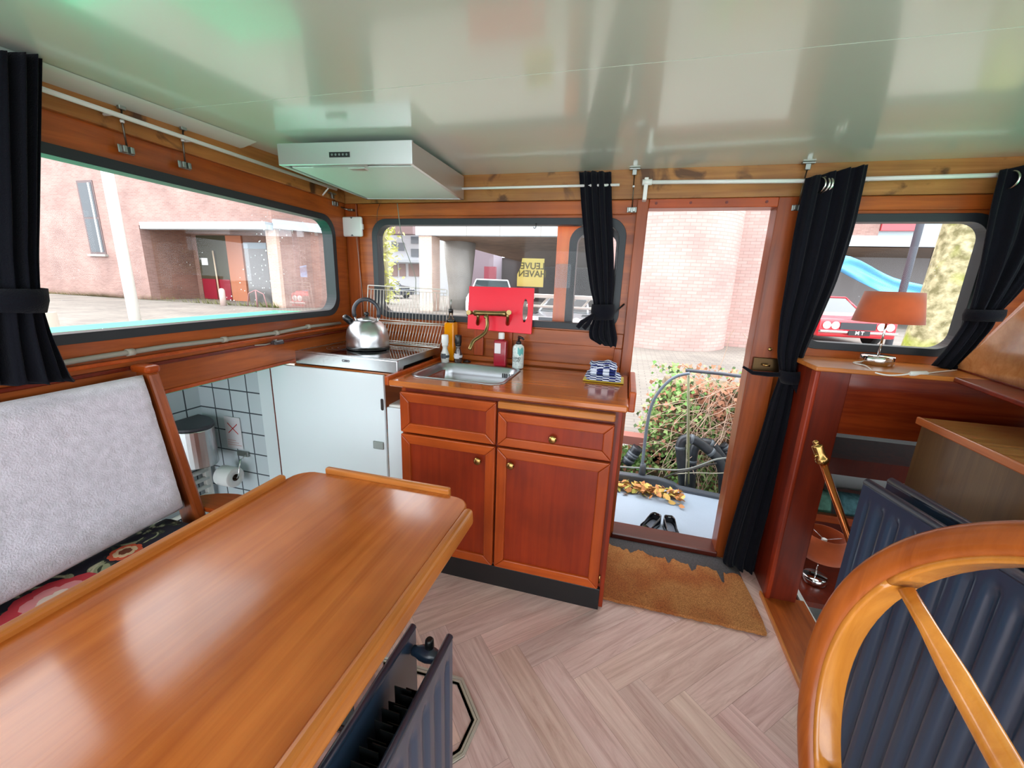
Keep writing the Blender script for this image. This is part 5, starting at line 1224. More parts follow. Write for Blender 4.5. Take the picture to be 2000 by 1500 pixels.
hose([(1412, 868), (1422, 880), (1432, 898)], 3.3, .03, 'short black hose end at the right door edge')
a, c2 = onY(1205, 852, 3.3), onY(1256, 870, 3.3)
tag(MB().box((a.x - .3, 3.28, c2.z), (c2.x, 3.40, a.z + .02)).build('steel_beam', mat('rusty red beam', (150, 96, 86), .8)), 'rusty red horizontal beam left of the handrail outside', 'beam')
# leaves on the deck
LEAF = [mat('yellow leaf', (214, 176, 96), .8), mat('brown leaf', (188, 128, 78), .8), mat('olive leaf', (156, 150, 70), .8)]
def leafquad(b, c_, s, rnd, up=.6):
    n = Vector((rnd.uniform(-1, 1), rnd.uniform(-1, 1), rnd.uniform(up, 1.4))).normalized(); u = n.orthogonal().normalized(); u.rotate(Matrix.Rotation(rnd.uniform(0, 6.28), 3, n)); v = n.cross(u)
    b.add([c_ - u * s, c_ - u * s * .3 + v * s * .55 + n * s * .15, c_ + u * s * .5 + v * s * .4, c_ + u * s, c_ + u * s * .4 - v * s * .5 + n * s * .1, c_ - u * s * .4 - v * s * .5], [(0, 1, 2, 3, 4, 5)], True)
rnd = random.Random(4)
for k, m in enumerate(LEAF):
    b = MB()
    for i in range(110 if k < 2 else 45):
        x = rnd.uniform(-.1, .50); y = 2.83 - abs(rnd.gauss(0, .055)) - max(0, x - .2) * .02; leafquad(b, Vector((x, y, DZ + rnd.uniform(.006, .06))), rnd.uniform(.018, .034), rnd)
    o = b.build('fallen_leaves', m); tag(o, 'heap of fallen ' + ['yellow', 'brown', 'olive'][k] + ' leaves along the bulwark of the fore deck', 'leaves', kind='stuff')
# shoes
def shoe(x, y, a, label):
    t = thing('shoe', (x, y, DZ), label, 'shoe'); ca, sa = math.cos(a), math.sin(a)
    def T(l, w_, h): return Vector((x + ca * w_ - sa * l, y + sa * w_ + ca * l, DZ + h))
    SH = mat('black patent leather', (18, 18, 24), .12, coat=.7)
    # heel nearest the doorway, pointed toe away
    prof = [(-.125, .020), (-.115, .029), (-.09, .034), (-.05, .033), (-.01, .031), (.03, .036), (.06, .038), (.09, .034), (.115, .022), (.13, .008)]
    side = prof[:6]; path = [(l, -w_) for l, w_ in side[::-1]] + [(l, w_) for l, w_ in side]
    def hz(l): return .062 if l < -.09 else lerp(.062, .040, min(1, (l + .09) / .12))
    b = MB(); b.grid([[T(l, w_ * .96, .004), T(l, w_ * 1.06, .018), T(l, w_ * 1.02, hz(l) * .6), T(l, w_ * .90, hz(l))] for l, w_ in path], True)
    b.grid([[T(l, -w_ * math.cos(PI * j / 14), .005 + (lerp(.042, .016, (l - .03) / .10)) * math.sin(PI * j / 14) ** .7) for j in range(15)] for l, w_ in prof[5:]], True)
    b.build('upper', SH, t, solid=.003)
    b = MB(); b.slab([T(l, -w_ * 1.03, 0) for l, w_ in prof] + [T(l, w_ * 1.03, 0) for l, w_ in prof[::-1]], (0, 0, .006)); b.build('sole', BLACKP, t)
    b = MB(); b.slab([T(l, -w_ * .88, .007) for l, w_ in prof[:7]] + [T(l, w_ * .88, .007) for l, w_ in prof[:7][::-1]], (0, 0, .003)); b.build('insole', mat('grey insole', (96, 100, 112), .7), t)
q = onZ(1266, 1032, DZ); shoe(q.x - .005, q.y - .02, PI - .5, 'left black pointed shoe of the pair outside on the fore deck')
q = onZ(1300, 1038, DZ); shoe(q.x + .03, q.y - .035, PI + .10, 'right black pointed shoe of the pair outside on the fore deck')
# ivy on the quay wall
IV = [mat('ivy green', (112, 160, 78), .6), mat('ivy light green', (160, 190, 116), .6), mat('ivy brown', (186, 132, 104), .8), mat('ivy dark', (78, 100, 60), .7)]
b = MB(); b.slab([(.27, 3.50, -1.2), (2.6, 3.50, -1.2), (2.6, 3.50, .62), (.40, 3.50, .62), (.33, 3.50, .45), (.27, 3.50, .2)], (0, .35, 0)); struct(b.build('wall_ivy_bank', mat('woody ivy core', (128, 112, 88), .95, mottle=.4, mscale=12)))
IVB = [MB() for _ in IV]
rnd = random.Random(9)
for i in range(9500):
    z = rnd.uniform(-1.0, .76); y = 3.50 - abs(rnd.gauss(0, .06)); r = rnd.random()
    lim = lerp(.30, .18, min(1, max(0, .7 - z) / .6)) + rnd.uniform(-.05, .05); x = rnd.uniform(lim, 2.3)
    if z < .12 and rnd.random() < .2: x = rnd.uniform(-.1, .3)
    if z > .68: y = 3.5 + rnd.uniform(-.05, .34)
    right = x > .70 + .2 * math.sin(z * 7) and z > .08
    k = (0 if r < .08 else 1 if r < .18 else 2 if r < .9 else 3) if right else (0 if r < .32 else 1 if r < .70 else 2 if r < .90 else 3)
    c_ = Vector((x, y, z)); s = rnd.uniform(.011, .026)
    n = Vector((rnd.uniform(-.8, .8), -1, rnd.uniform(-.2, 1.2))).normalized(); u = n.orthogonal().normalized(); u.rotate(Matrix.Rotation(rnd.uniform(0, 6.28), 3, n)); v = n.cross(u)
    IVB[k].add([c_ - u * s, c_ - u * s * .4 + v * s * .9, c_ + u * s * .2 + v * s * .35, c_ + u * s * 1.15, c_ + u * s * .2 - v * s * .35, c_ - u * s * .4 - v * s * .9], [(0, 1, 2, 3, 4, 5)], True)
for k, b in enumerate(IVB):
    o = b.build('ivy_leaves', IV[k]); tag(o, ['mid green', 'light green', 'withered brown', 'dark green'][k] + ' leaves of the ivy covering the quay wall', 'ivy', kind='stuff')
for i in range(1): pass
b = MB(); rnd = random.Random(21)
for i in range(190):
    x = rnd.uniform(.55, 1.3); z = rnd.uniform(.0, .74); P_ = [Vector((x, 3.40, z))]; d = Vector((rnd.uniform(-1, 1), 0, rnd.uniform(-1, .6))).normalized()
    for k in range(5):
        d = (d + Vector((rnd.uniform(-.4, .4), rnd.uniform(-.3, .1), rnd.uniform(-.5, .2)))).normalized(); P_.append(P_[-1] + d * .09)
    b.tube(P_, .0022, 4, cap=False)
o = b.build('dry_vines', mat('dry vine', (206, 176, 156), .8)); tag(o, 'tangle of dry leafless vines hanging over the right of the ivy', 'vines', kind='stuff')

# the open door leaf, folded back outside the middle window
t = thing('open_door', (-.02, 2.30, .1), 'orange varnished door leaf swung open outside, seen through the middle window', 'door')
W_OR = wood('orange varnish', (206, 94, 28), (228, 120, 46), 'Z', .3, coat=.2)
ye = 2.32
dx0 = onY(1085, 520, ye).x
o = flat_mesh([[(dx0, .10), (-.0, .10), (-.0, 1.76), (dx0, 1.76)], rrect(dx0 + .075, 1.09, -.05, 1.70, .08)], .04, (0, ye + .04, 0), (1, 0, 0), (0, 0, 1)).build('leaf', W_OR, t); weld(o)
o = flat_mesh([rrect(dx0 + .070, 1.085, -.045, 1.705, .085), rrect(dx0 + .112, 1.125, -.085, 1.665, .055)], .055, (0, ye + .047, 0), (1, 0, 0), (0, 0, 1)).build('window_seal', RUB, t); weld(o)
flat_mesh([rrect(dx0 + .10, 1.11, -.07, 1.68, .06)], .003, (0, ye + .02, 0), (1, 0, 0), (0, 0, 1)).build('pane', GLASS, t)
# yellow sign on the glass, read from behind
zc = onY(1038, 534, 2.24)
a, c2 = onY(1011, 504, 2.24), onY(1060, 561, 2.24)
t = thing('window_sign', (zc.x, 2.24, c2.z), 'yellow sign fixed outside the middle window, its lettering seen mirrored', 'sign')
b = MB(); b.slab([(c2.x, 2.245, a.z), (a.x + .025, 2.245, a.z), (a.x + .018, 2.245, a.z - .05), (a.x, 2.245, a.z - .085), (a.x, 2.245, c2.z), (c2.x, 2.245, c2.z)], (0, .004, 0)); b.build('sign_board', mat('yellow sign', (232, 212, 112), .5), t)
text_mb('LEUVE\nHAVEN', .048, (zc.x + .004, 2.243, a.z - .062), (-1, 0, 0), (0, 0, 1), .001, True).build('mirrored_lettering', mat('faded brown ink', (110, 98, 54), .6), t)
q0, q1 = onY(1085, 515, 2.235), onY(1113, 563, 2.235)
tag(MB().box((onY(1086, 515, 2.235).x, 2.235, q1.z), (onY(1116, 515, 2.235).x, 2.238, q0.z)).build('clear_sheet', glassy('frosted sheet', (.80, .84, .86), 1.0, .2)), 'translucent plastic sheet hanging behind the middle window beside the sign', 'plastic sheet')
# white ladder-like railing box on the roof
t = thing('fender_rack', (-.4, 2.6, 1.15), 'white metal rack lying outside below the middle window', 'rack')
a, c2 = onY(1030, 573, 2.62), onY(1180, 590, 2.62)
MB().box((a.x, 2.60, a.z - .025), (c2.x + .08, 2.64, a.z)).build('top_rail', WHITEM, t, bevel=.003)
MB().box((a.x, 2.60, a.z - .085), (c2.x + .08, 2.64, a.z - .07)).build('bottom_rail', WHITEM, t, bevel=.003)
for k in range(7):
    x = lerp(a.x + .02, c2.x + .06, k / 6); MB().tube([(x - .02, 2.62, a.z - .08), (x + .03, 2.62, a.z - .02)], .006, 8).build('strut', WHITEM, t)
for x in (a.x + .02, c2.x + .06): MB().tube([(x, 2.62, a.z - .08), (x, 2.62, .2)], .01, 8).build('post', WHITEM, t)

# ---------------- buildings
def uvbox(nm, a, c_, m, parent=None): return MB().box(a, c_).build(nm, m, parent, uv=True)
# left building: brick front at y about 7, recess with doors under a white canopy band
t = thing('brick_building', (-9, 8, QZ), 'pinkish brick building across the quay beyond the left window', 'building')
YF = 14.0
def fx(px, py, y=YF): return onY(px, py, y)
xa = fx(285, 520).x; xb = fx(527, 520).x; xc = fx(540, 520).x
zb_ = fx(400, 440).z
uvbox('wall', (-70, YF, QZ - .2), (xa, YF + .4, 16), BR, t)
uvbox('wall', (xa, YF, zb_ + .0), (xc, YF + .6, 16), BR, t)
uvbox('pier', (xb - .05, YF, QZ - .2), (xc + .12, YF + .4, zb_), mat('pale pier', (214, 190, 174), .8) if False else bricks('pale pier brick', (206, 176, 160), (196, 166, 150), (206, 194, 184), .21, .062), t)
YR = onX(382, 520, xa).y
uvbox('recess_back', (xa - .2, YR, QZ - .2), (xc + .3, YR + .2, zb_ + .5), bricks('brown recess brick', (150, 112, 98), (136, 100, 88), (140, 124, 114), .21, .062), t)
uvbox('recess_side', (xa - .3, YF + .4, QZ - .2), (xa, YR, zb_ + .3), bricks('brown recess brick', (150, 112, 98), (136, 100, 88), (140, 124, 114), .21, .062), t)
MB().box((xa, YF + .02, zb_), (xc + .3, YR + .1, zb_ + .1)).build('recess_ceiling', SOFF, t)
# canopy band
ca = fx(272, 436, YF - .4)
MB().box((ca.x, YF - .4, fx(400, 447, YF - .4).z), (xc + .05, YF, fx(400, 433, YF - .4).z)).build('canopy_band', WBAND, t)
# right part of the same building turned away
ang = Vector((.8, 1.1, 0)).normalized(); P0 = Vector((xc, YF, QZ - .2)); L2 = 4.0
def skew(nm, z0, z1, m, off=0.0, l0=0.0, l1=L2):
    n = Vector((ang.y, -ang.x, 0)); A_ = P0 + ang * l0 + n * off; B2 = P0 + ang * l1 + n * off
    b = MB(); b.hexa([Vector((A_.x, A_.y, z0)), Vector((B2.x, B2.y, z0)), Vector((B2.x, B2.y, z0)) - n * .4, Vector((A_.x, A_.y, z0)) - n * .4], [Vector((A_.x, A_.y, z1)), Vector((B2.x, B2.y, z1)), Vector((B2.x, B2.y, z1)) - n * .4, Vector((A_.x, A_.y, z1)) - n * .4])
    return b.build(nm, m, t, uv=True)
skew('wall', QZ - .2, 16, BR); bz = fx(540, 447, YF).z; skew('canopy_band', bz, bz + .34, WBAND, .30)
# window of the building
wa, wc = fx(147, 353), fx(214, 497)
wt = MB().box((fx(178, 420).x - .52, YF - .02, wc.z), (fx(178, 420).x + .52, YF + .06, wa.z)).build('window', mat('dark window frame', (84, 62, 60), .5), t)
xw = fx(178, 420).x
MB().box((xw - .42, YF - .03, (wa.z + wc.z) / 2 + .04), (xw + .42, YF - .015, wa.z - .1)).build('pane', mat('reflecting grey glass', (74, 78, 82), .35, spec=.2), wt)
MB().box((xw - .42, YF - .03, wc.z + .1), (xw + .42, YF - .015, (wa.z + wc.z) / 2 - .04)).build('pane', mat('reflecting grey glass', (74, 78, 82), .35, spec=.2), wt)
MB().box((xw + .20, YF - .034, wc.z + .1), (xw + .30, YF - .03, wa.z - .1)).build('blind_edge', WHITEM, wt)
MB().box((xw - .6, YF - .12, wc.z - .1), (xw + .6, YF + .0, wc.z)).build('sill', CONC, wt)
# recess doors
def rx(px, py): return onY(px, py, YR)
d0, d1 = rx(384, 460), rx(458, 585)
REDD = mat('wine red door', (140, 24, 44), .4)
dd = MB().box((d0.x, YR - .06, QZ), (d1.x, YR, d0.z)).build('entrance_door', mat('dark glass door', (66, 66, 50), .15, coat=.5), t)
zr = rx(420, 545).z
MB().box((d0.x + .05, YR - .08, QZ + .02), ((d0.x + d1.x) / 2 - .03, YR - .06, zr)).build('kick_panel', REDD, dd); MB().box(((d0.x + d1.x) / 2 + .03, YR - .08, QZ + .02), (d1.x - .05, YR - .06, zr)).build('kick_panel', REDD, dd)
MB().tube([(rx(422, 500).x, YR - .14, rx(422, 490).z), (rx(424, 500).x, YR - .14, QZ + .1)], .035, 8).build('pull_bar', mat('pale bar', (214, 190, 160), .4), dd)
q = rx(403, 511); MB().box((q.x - .2, YR - .09, q.z - .17), (q.x + .2, YR - .085, q.z + .17)).build('notice', WHITEM, dd)
MB().box((d1.x, YR - .08, QZ), (rx(477, 500).x, YR, d0.z)).build('door_post', mat('orange brown post', (178, 108, 74), .6), t)
MB().box((rx(480, 500).x, YR - .05, QZ), (rx(524, 500).x, YR, rx(500, 480).z)).build('glass_screen', mat('grey glass screen', (104, 100, 98), .12, coat=.5), t)
MB().box((rx(480, 500).x, YR - .07, rx(500, 486).z), (rx(524, 500).x, YR - .05, rx(500, 474).z)).build('glass_band', mat('pale band', (170, 184, 194), .4), t)
# lamp pole and leaning post
q = onZ(265, 629, QZ)
MBp = MB().tube([(q.x, q.y, QZ), (q.x, q.y, 12)], [.13, .10], 14).build('lamp_pole', WHITEM); tag(MBp, 'tall white lamp pole on the quay in front of the brick building', 'pole')
q = onY(88, 640, 2.6)
MBp = MB().tube([(q.x, q.y, -1.2), (q.x - .02, q.y, .95)], [.12, .11], 12).build('mooring_post', mat('weathered post', (150, 140, 128), .8)); tag(MBp, 'short weathered mooring post beside the left curtain outside', 'post')
q = onZ(437, 597, QZ)
t2 = thing('bollard', q, 'small pale bollard on the pavement before the red doors', 'bollard'); MB().lathe([(.11, 0), (.11, .62), (.07, .7), (.001, .72)], (q.x, q.y, QZ), n=14).build('post', mat('pale stone', (196, 176, 168), .7), t2)
q = onZ(503, 600, QZ)
t2 = thing('bicycle_rack', q, 'thin metal bicycle rack on the pavement right of the red doors', 'bicycle rack')
for dx_ in (-.32, .32):
    MB().tube([(q.x + dx_ * 1.6, q.y, QZ + .02), (q.x + dx_ * 1.2, q.y, QZ + .55), (q.x, q.y, QZ + .7)], .022, 8).build('bent_bar', mat('reddish bar', (150, 110, 110), .5), t2)
MB().tube([(q.x, q.y, QZ), (q.x, q.y, QZ + .7)], .03, 8).build('post', mat('reddish bar', (150, 110, 110), .5), t2)
# weeds at the foot of the wall
b = MB(); rnd = random.Random(2)
for i in range(700):
    x = rnd.uniform(-30, xc)
    if rnd.random() < .3: x = rnd.gauss(-24.5, .8)
    b.add([Vector((x - .06, YF - .05, QZ)), Vector((x + .06, YF - .12, QZ)), Vector((x + rnd.uniform(-.16, .16), YF - .2, QZ + rnd.uniform(.06, .3)))], [(0, 1, 2)])
o = b.build('weeds', mat('yellow green weeds', (150, 156, 70), .8)); tag(o, 'weeds growing along the foot of the brick building', 'weeds', kind='stuff')

# tower building seen through the doorway (round corner) and behind
t = thing('round_tower', (.5, 12.0, QZ), 'pale brick round tower standing on the quay beyond the doorway', 'tower')
YT = 9.9
xl, xr = onY(1235, 600, YT + .5).x, onY(1420, 600, YT + .5).x
RT = 1.5; cyT = YT + RT; cxT = onY(1432, 560, cyT - .3).x - RT * .97
N = 64; b = MB(); b.grid([[Vector((cxT + RT * math.cos(2 * PI * j / N), cyT + RT * math.sin(2 * PI * j / N), z)) for j in range(N)] for z in (QZ - .1, 16)], True, True)
me_o = b.build('brick_shaft', BRT, t)
uvl = me_o.data.uv_layers.new(name='UVMap')
for p_ in me_o.data.polygons:
    vs_ = [me_o.data.vertices[me_o.data.loops[li].vertex_index].co for li in p_.loop_indices]
    an = [math.atan2(v.y - (cyT - 12.0), v.x - (cxT - .5)) for v in vs_]
    if max(an) - min(an) > PI: an = [a + 2 * PI if a < 0 else a for a in an]
    for li, v, a in zip(p_.loop_indices, vs_, an): me_o.data.uv_layers[0].data[li].uv = (a * RT, v.z)
t = thing('brick_annex', (3.4, 11.8, QZ), 'pale brick wall right of the round tower beyond the doorway', 'wall')
xw0 = cxT + RT * .93
uvbox('wall', (xw0, 11.4, QZ - .1), (onY(1560, 600, 11.4).x, 12.0, 16), BRT, t)
q = onY(1420, 600, 11.3)
t = thing('downpipe', (q.x, 11.3, QZ), 'slim pale downpipe with red foot between tower and wall', 'downpipe')
MB().tube([(q.x, 11.3, 15), (q.x, 11.3, q.z)], .05, 10).build('pipe', mat('pale pipe', (206, 200, 206), .5), t)
MB().tube([(q.x, 11.3, q.z), (q.x, 11.3, QZ)], .055, 10).build('red_foot', mat('faded red paint', (196, 110, 110), .6), t)

# the underpass seen through the middle window
t = thing('underpass_building', (-2, 12, QZ), 'building on columns with a dark parking underpass beyond the middle window', 'building')
YU = 17.0
u0, u1 = onY(820, 448, YU), onY(1240, 460, YU)
zs0, zs1 = onY(900, 462, YU).z, onY(900, 443, YU).z
MB().box((u0.x, YU - .4, zs0), (cxT, YU, zs1)).build('white_fascia', WBAND, t)
for px in (918, 982, 1060, 1150):
    q = onY(px, 455, YU); MB().box((q.x - .02, YU - .41, zs0), (q.x + .02, YU - .4, zs1)).build('fascia_joint', CONC, t)
uvbox('upper_wall', (u0.x + .3, YU, zs1), (cxT, YU + .4, 18), BR, t)
# soffit slopes down to the rear
b = MB(); b.slab([(u0.x + .3, YU, zs0), (cxT + 3, YU, zs0), (cxT + 3, YU + 14, zs0 - .6), (u0.x + 2.3, YU + 14, zs0 - .6)], (0, 0, .2)); b.build('soffit', SOFF, t)
q0, q1 = onY(826, 560, YU), onY(850, 560, YU)
uvbox('pier', (q0.x, YU - .3, QZ - .1), (q1.x, YU + .5, zs0), bricks('pale pier brick', (206, 176, 160), (196, 166, 150), (206, 194, 184), .21, .062), t)
q0, q1 = onY(872, 560, YU + 2), onY(924, 560, YU + 2)
b = MB(); cxx, rr = (q0.x + q1.x) / 2, (q1.x - q0.x) / 2
b.lathe([(rr * .70, QZ - .1), (rr * .78, 1.0), (rr * .95, 2.0), (rr * 1.1, zs0)], (cxx, YU + 2, 0), n=32); b.build('flared_column', CONC, t)
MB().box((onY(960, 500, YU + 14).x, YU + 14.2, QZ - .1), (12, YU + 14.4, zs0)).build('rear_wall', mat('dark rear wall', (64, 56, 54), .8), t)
MB().box((onY(893, 500, YU + 12).x, YU + 12.0, QZ), (onY(964, 500, YU + 12).x, YU + 14.1, zs0 + 3)).build('pale_wall', mat('mauve grey wall', (140, 128, 138), .7), t)
MB().box((onY(946, 500, YU + 11).x, YU + 11, QZ), (onY(968, 500, YU + 11).x, YU + 11.3, 2.4)).build('red_wall', mat('dull red wall', (150, 70, 84), .7), t)
# far apartment block at the left of the middle window
t = thing('apartment_block', (-9, 17, QZ), 'pale apartment block far away at the left of the middle window', 'building')
YA = 34
def ax(px, py): return onY(px, py, YA)
a0, a1 = ax(748, 440), ax(835, 440)
MB().box((ax(735, 500).x, YA, QZ), (ax(838, 500).x + 3, YA + .5, ax(770, 440).z)).build('wall', mat('pale blue grey render', (196, 202, 208), .8), t)
for (x0, y0, x1, y1) in ((765, 472, 775, 490), (778, 474, 790, 490), (803, 462, 824, 476), (803, 486, 824, 502)):
    a, c_ = ax(x0, y0), ax(x1, y1); MB().box((a.x, YA - .06, c_.z), (c_.x, YA, a.z)).build('window', mat('grey glass', (112, 122, 130), .2), t)
MB().box((ax(765, 510).x, YA - .8, ax(790, 513).z), (ax(828, 510).x, YA, ax(790, 508).z)).build('canopy', WBAND, t)
for (x0, x1) in ((765, 777), (780, 793), (798, 824)):
    a, c_ = ax(x0, 515), ax(x1, 540); MB().box((a.x, YA - .05, c_.z), (c_.x, YA, a.z)).build('shop_front', mat('brown shop front', (140, 116, 110), .5), t)
uv_o = MB().box((ax(760, 430).x, YA - 2, ax(790, 462).z), (ax(828, 430).x, YA - 1, ax(790, 430).z + 6)).build('overhang', mat('mauve brick overhang', (136, 116, 116), .8), t)

# ---------------- cars
def car(px, py, y, w_, hgt, ln, body, label, rot=0.0, vintage=False, hoodlen=.28):
    c_ = onY(px, py, y); x0, y0 = c_.x, y; z0 = QZ
    t = thing('car', (x0, y0, z0), label, 'car'); R2 = Matrix.Rotation(rot, 4, 'Z'); O_ = Vector((x0, y0, z0))
    def T(x, y_, z): return O_ + R2 @ Vector((x, y_, z))
    hw_ = w_ / 2; bm_ = MB(); prof = [(0, .25), (0.0, .55 * hgt), (.05 * ln, .62 * hgt), (hoodlen * ln, .66 * hgt), (.86 * ln, .66 * hgt), (ln, .58 * hgt), (ln, .25)]
    if not vintage: prof = [(0, .25), (-.02 * ln, .42 * hgt), (.04 * ln, .54 * hgt), (hoodlen * ln, .62 * hgt), (.9 * ln, .66 * hgt), (ln, .5 * hgt), (ln, .25)]
    A_ = [T(-hw_, l, h) for l, h in prof]; bm_.slab(A_, R2 @ Vector((w_, 0, 0))); bm_.build('body', body, t, bevel=.06, seg=3)
    g = MB(); cw = hw_ * .82; roof = [(hoodlen * ln, .63 * hgt), ((hoodlen + .14) * ln, hgt), (.72 * ln, hgt), (.86 * ln, .64 * hgt)]
    lo = [T(-cw * 1.08, roof[0][0], roof[0][1]), T(cw * 1.08, roof[0][0], roof[0][1]), T(cw * 1.08, roof[3][0], roof[3][1]), T(-cw * 1.08, roof[3][0], roof[3][1])]
    hi = [T(-cw * .86, roof[1][0], roof[1][1] - .04), T(cw * .86, roof[1][0], roof[1][1] - .04), T(cw * .86, roof[2][0], roof[2][1] - .04), T(-cw * .86, roof[2][0], roof[2][1] - .04)]
    g.hexa(lo, hi); g.build('windows', mat('car glass', (44, 54, 56), .05, coat=.8), t, bevel=.03)
    r2 = MB(); r2.hexa([q + Vector((0, 0, 0)) for q in hi], [q + Vector((0, 0, .05)) for q in hi]); r2.build('roof', body, t, bevel=.02)
    for i in range(4): MB().tube([lo[i], hi[i]], .03, 8).build('pillar', body, t)
    WB = mat('tyre rubber', (26, 26, 28), .8)
    for sx in (-1, 1):
        for l in (.17 * ln, .82 * ln):
            wheel = MB().tube([T(sx * hw_ * .80, l, .31), T(sx * hw_ * 1.0, l, .31)], .31, 24).build('wheel', WB, t); MB().tube([T(sx * hw_ * .98, l, .31), T(sx * hw_ * 1.02, l, .31)], .18, 20).build('hub_cap', CHROME, wheel)
    LM = mat('headlight glass', (236, 240, 236), .1, coat=.8)
    hz = .43 * hgt if vintage else .44 * hgt
    for sx in (-1, 1):
        for d_ in ((.80, .58) if vintage else (.78,)):
            MB().lathe([(.095 if vintage else .12, 0), (.105 if vintage else .13, .03), (.09, .05), (.02, .07)], T(sx * hw_ * d_, .005 if vintage else .0, hz), n=20, axis=R2 @ Vector((0, -1, 0))).build('headlight', LM, t)
    gx = hw_ * (.45 if vintage else .5)
    q = [T(-gx, -.02, hz - .10), T(gx, -.02, hz - .10), T(gx, -.02, hz + .09), T(-gx, -.02, hz + .09)]
    MB().slab(q, R2 @ Vector((0, .06, 0))).build('grille', mat('dark grille', (60, 62, 66), .3, .6), t)
    q = [T(-hw_ * .98, -.10, hz - .20), T(hw_ * .98, -.10, hz - .20), T(hw_ * .98, -.10, hz - .13), T(-hw_ * .98, -.10, hz - .13)]
    MB().slab(q, R2 @ Vector((0, .12, 0))).build('bumper', CHROME if vintage else body, t, bevel=.02)
    q = [T(-.26, -.125, hz - .24), T(.26, -.125, hz - .24), T(.26, -.125, hz - .11), T(-.26, -.125, hz - .11)]
    pm = MB().slab(q, R2 @ Vector((0, .02, 0))).build('number_plate', mat('black plate', (26, 26, 28), .4), t)
    if vintage: text_mb('M T', .13, T(0, -.13, hz - .175), R2 @ Vector((1, 0, 0)), (0, 0, 1), .004, True).build('plate_lettering', WHITEM, pm)
    return t
RED = mat('red car paint', (206, 26, 44), .2, coat=.8); WHC = mat('white car paint', (226, 228, 230), .25, coat=.6); SLV = mat('silver car paint', (158, 160, 164), .25, .5, coat=.6); DKC = mat('dark car paint', (66, 72, 84), .25, coat=.6)
c1_ = car(1675, 640, 13.2, 1.95, 1.32, 4.6, RED, 'red vintage car with round headlights beyond the right window', vintage=True, rot=.12)
car(958, 590, 15.0, 1.9, 1.48, 4.3, WHC, 'white car parked in the underpass behind the red chopping board', rot=.3)
car(1082, 600, 10.6, 1.6, 1.0, 3.6, SLV, 'silver car parked behind the white rack, left of the orange door edge', rot=-.1)
car(1190, 600, 15.4, 1.6, 1.0, 3.6, mat('silver grey car paint', (140, 142, 150), .25, .5, coat=.6), 'silver grey car parked behind the narrow curtain', rot=.05)
car(790, 560, 26, 1.9, 1.45, 4.4, DKC, 'dark car parked far away at the left of the middle window', rot=1.3)
# white column of the low wall / right window: bridge band, red sign, blue sheet, tree
t = thing('bridge_building', (5, 12, QZ), 'building with white band and dark underpass beyond the right window', 'building')
YW = 21.0
def wx(px, py, y=YW): return onY(px, py, y)
z0_, z1_ = wx(1700, 481).z, wx(1700, 460).z
MB().box((wx(1600, 470).x, YW, z0_), (wx(1990, 470).x + 2, YW + .4, z1_)).build('white_band', WBAND, t)
uvbox('brick_wall', (wx(1600, 440).x, YW + .1, z1_), (wx(1722, 440).x, YW + .5, z1_ + 6), BR, t)
MB().box((wx(1722, 440).x, YW + .2, z1_), (wx(1990, 440).x + 2, YW + .5, z1_ + 6)).build('upper_wall', mat('blue grey facade', (150, 164, 168), .6), t)
MB().box((wx(1722, 450).x, YW + .05, wx(1722, 450).z), (wx(1800, 450).x, YW + .2, wx(1722, 430).z)).build('red_sign_board', mat('coral red board', (216, 78, 84), .5), t)
MB().box((wx(1600, 500).x, YW + 6, QZ), (wx(1990, 500).x + 6, YW + 6.2, z0_ + .5)).build('rear_wall', mat('grey rear wall', (150, 146, 146), .8), t)
MB().box((wx(1600, 500).x, YW + .1, z0_), (wx(1990, 500).x + 6, YW + 6.2, z0_ + .05)).build('ceiling_slab', SOFF, t)
q = wx(1765, 560, 14.5)
MB().box((wx(1862, 500).x, YW + 1, QZ), (wx(1885, 500).x, YW + 1.3, z0_)).build('dark_column', mat('dark brown column', (70, 58, 54), .7), t)
t = thing('street_pole', (q.x, 14.5, QZ), 'dark grey pole standing behind the orange lamp shade outside', 'pole')
MB().tube([(q.x, 14.5, QZ), (q.x, 14.5, 12)], .09, 12).build('shaft', mat('dark grey pole', (84, 90, 100), .5), t)
# blue tarpaulin boat bow
t = thing('tarpaulin', wx(1700, 530, 20), 'crumpled light blue tarpaulin hanging above the red car', 'tarpaulin')
rnd = random.Random(6); rows = []
TA, TBm, TC = [(1625, 498), (1660, 497), (1700, 520), (1745, 545), (1790, 552), (1830, 565)], None, [(1625, 520), (1660, 540), (1700, 562), (1745, 582), (1790, 588), (1830, 590)]
for j in range(6):
    rows.append([wx(*TA[j], 20).lerp(wx(*TC[j], 20), v / 6) + Vector((0, rnd.uniform(-.22, .22), rnd.uniform(-.04, .04))) for v in range(7)])
MB().grid(rows, True).build('sheet', mat('blue tarpaulin', (96, 170, 222), .4), t, solid=.02, sub=1)
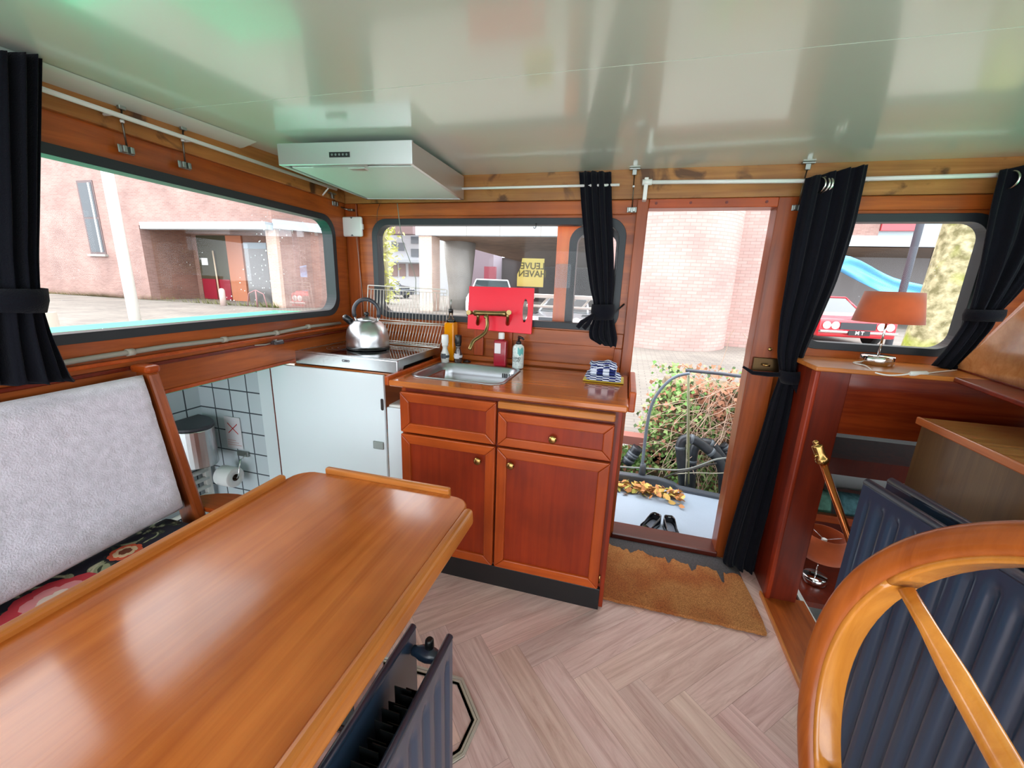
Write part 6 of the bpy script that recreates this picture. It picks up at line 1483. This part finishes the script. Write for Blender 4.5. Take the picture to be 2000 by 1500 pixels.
# tree
b1 = onY(1835, 690, 4.9); b2 = onY(1925, 430, 4.9)
t = thing('tree', (b1.x, 4.9, QZ), 'thick tree trunk with yellow green moss beyond the right window', 'tree')
def bark():
    m = bpy.data.materials.new('mossy bark'); m.use_nodes = True; nt = m.node_tree; b = nt.nodes['Principled BSDF']; L = nt.links.new
    tt = nt.nodes.new('ShaderNodeTexCoord'); n = nt.nodes.new('ShaderNodeTexNoise'); n.inputs['Scale'].default_value = 14; n.inputs['Detail'].default_value = 8; L(tt.outputs['Object'], n.inputs['Vector'])
    n2 = nt.nodes.new('ShaderNodeTexNoise'); n2.inputs['Scale'].default_value = 2.2; L(tt.outputs['Object'], n2.inputs['Vector'])
    r = nt.nodes.new('ShaderNodeValToRGB'); r.color_ramp.elements[0].color = lin((112, 104, 70)); r.color_ramp.elements[1].color = lin((184, 172, 136)); r.color_ramp.elements[0].position = .35; r.color_ramp.elements[1].position = .65
    r2 = nt.nodes.new('ShaderNodeValToRGB'); r2.color_ramp.elements[0].position = .56; r2.color_ramp.elements[1].position = .68; r2.color_ramp.elements[1].color = (1, 1, 1, 1); r2.color_ramp.elements[0].color = (0, 0, 0, 1)
    mx = nt.nodes.new('ShaderNodeMix'); mx.data_type = 'RGBA'; L(n2.outputs[0], r2.inputs[0]); L(r2.outputs[0], mx.inputs[0]); L(n.outputs[0], r.inputs[0]); L(r.outputs[0], mx.inputs[6]); mx.inputs[7].default_value = lin((140, 150, 40)); L(mx.outputs[2], b.inputs['Base Color']); b.inputs['Roughness'].default_value = .9
    bp = nt.nodes.new('ShaderNodeBump'); bp.inputs['Strength'].default_value = .8; bp.inputs['Distance'].default_value = .03; L(n.outputs[0], bp.inputs['Height']); L(bp.outputs[0], b.inputs['Normal']); return m
dv = (b2 - b1)
MB().tube([b1 - dv * .6, b1, b1.lerp(b2, .5), b2, b2 + dv * 1.2], [.34, .29, .27, .27, .24], 28).build('trunk', bark(), t)
CAN = MB(); rnd = random.Random(31)
top = b2 + dv * 1.2
for i in range(6):
    e = top + Vector((rnd.uniform(-1.3, 1.3), rnd.uniform(-.4, 1.3), rnd.uniform(.4, 1.4))); CAN.tube([top - dv * .1, top.lerp(e, .5) + Vector((0, 0, .2)), e], [.12, .08, .04], 8)
CAN.build('branches', bark(), t)
b = MB()
for i in range(900):
    c_ = top + Vector((rnd.gauss(0, 1.0), rnd.gauss(.6, .9), 1.2 + rnd.gauss(0, .5))); leafquad(b, c_, rnd.uniform(.06, .12), rnd, .2)
b.build('foliage', mat('yellow green foliage', (168, 180, 60), .7), t)
# distant tree at the left edge of the middle window
q = onY(750, 520, 20)
t = thing('tree', (q.x, 20, QZ), 'slender tree with pale yellow green leaves at the left of the middle window', 'tree')
MB().tube([(q.x, 20, QZ), (q.x + .1, 20, 6.2)], [.24, .16], 12).build('trunk', mat('pale bark', (178, 172, 140), .9), t)
b = MB()
for i in range(1500):
    c_ = Vector((q.x + rnd.gauss(-.2, .42), 20 + rnd.gauss(0, .4), QZ + rnd.uniform(.1, 7.5))); leafquad(b, c_, rnd.uniform(.09, .17), rnd, .2)
b.build('foliage', mat('pale yellow foliage', (206, 210, 120), .7), t)
# ------------------------------------------------------------------ tidy
for o in bpy.data.objects:
    if '_o' in o: del o['_o']
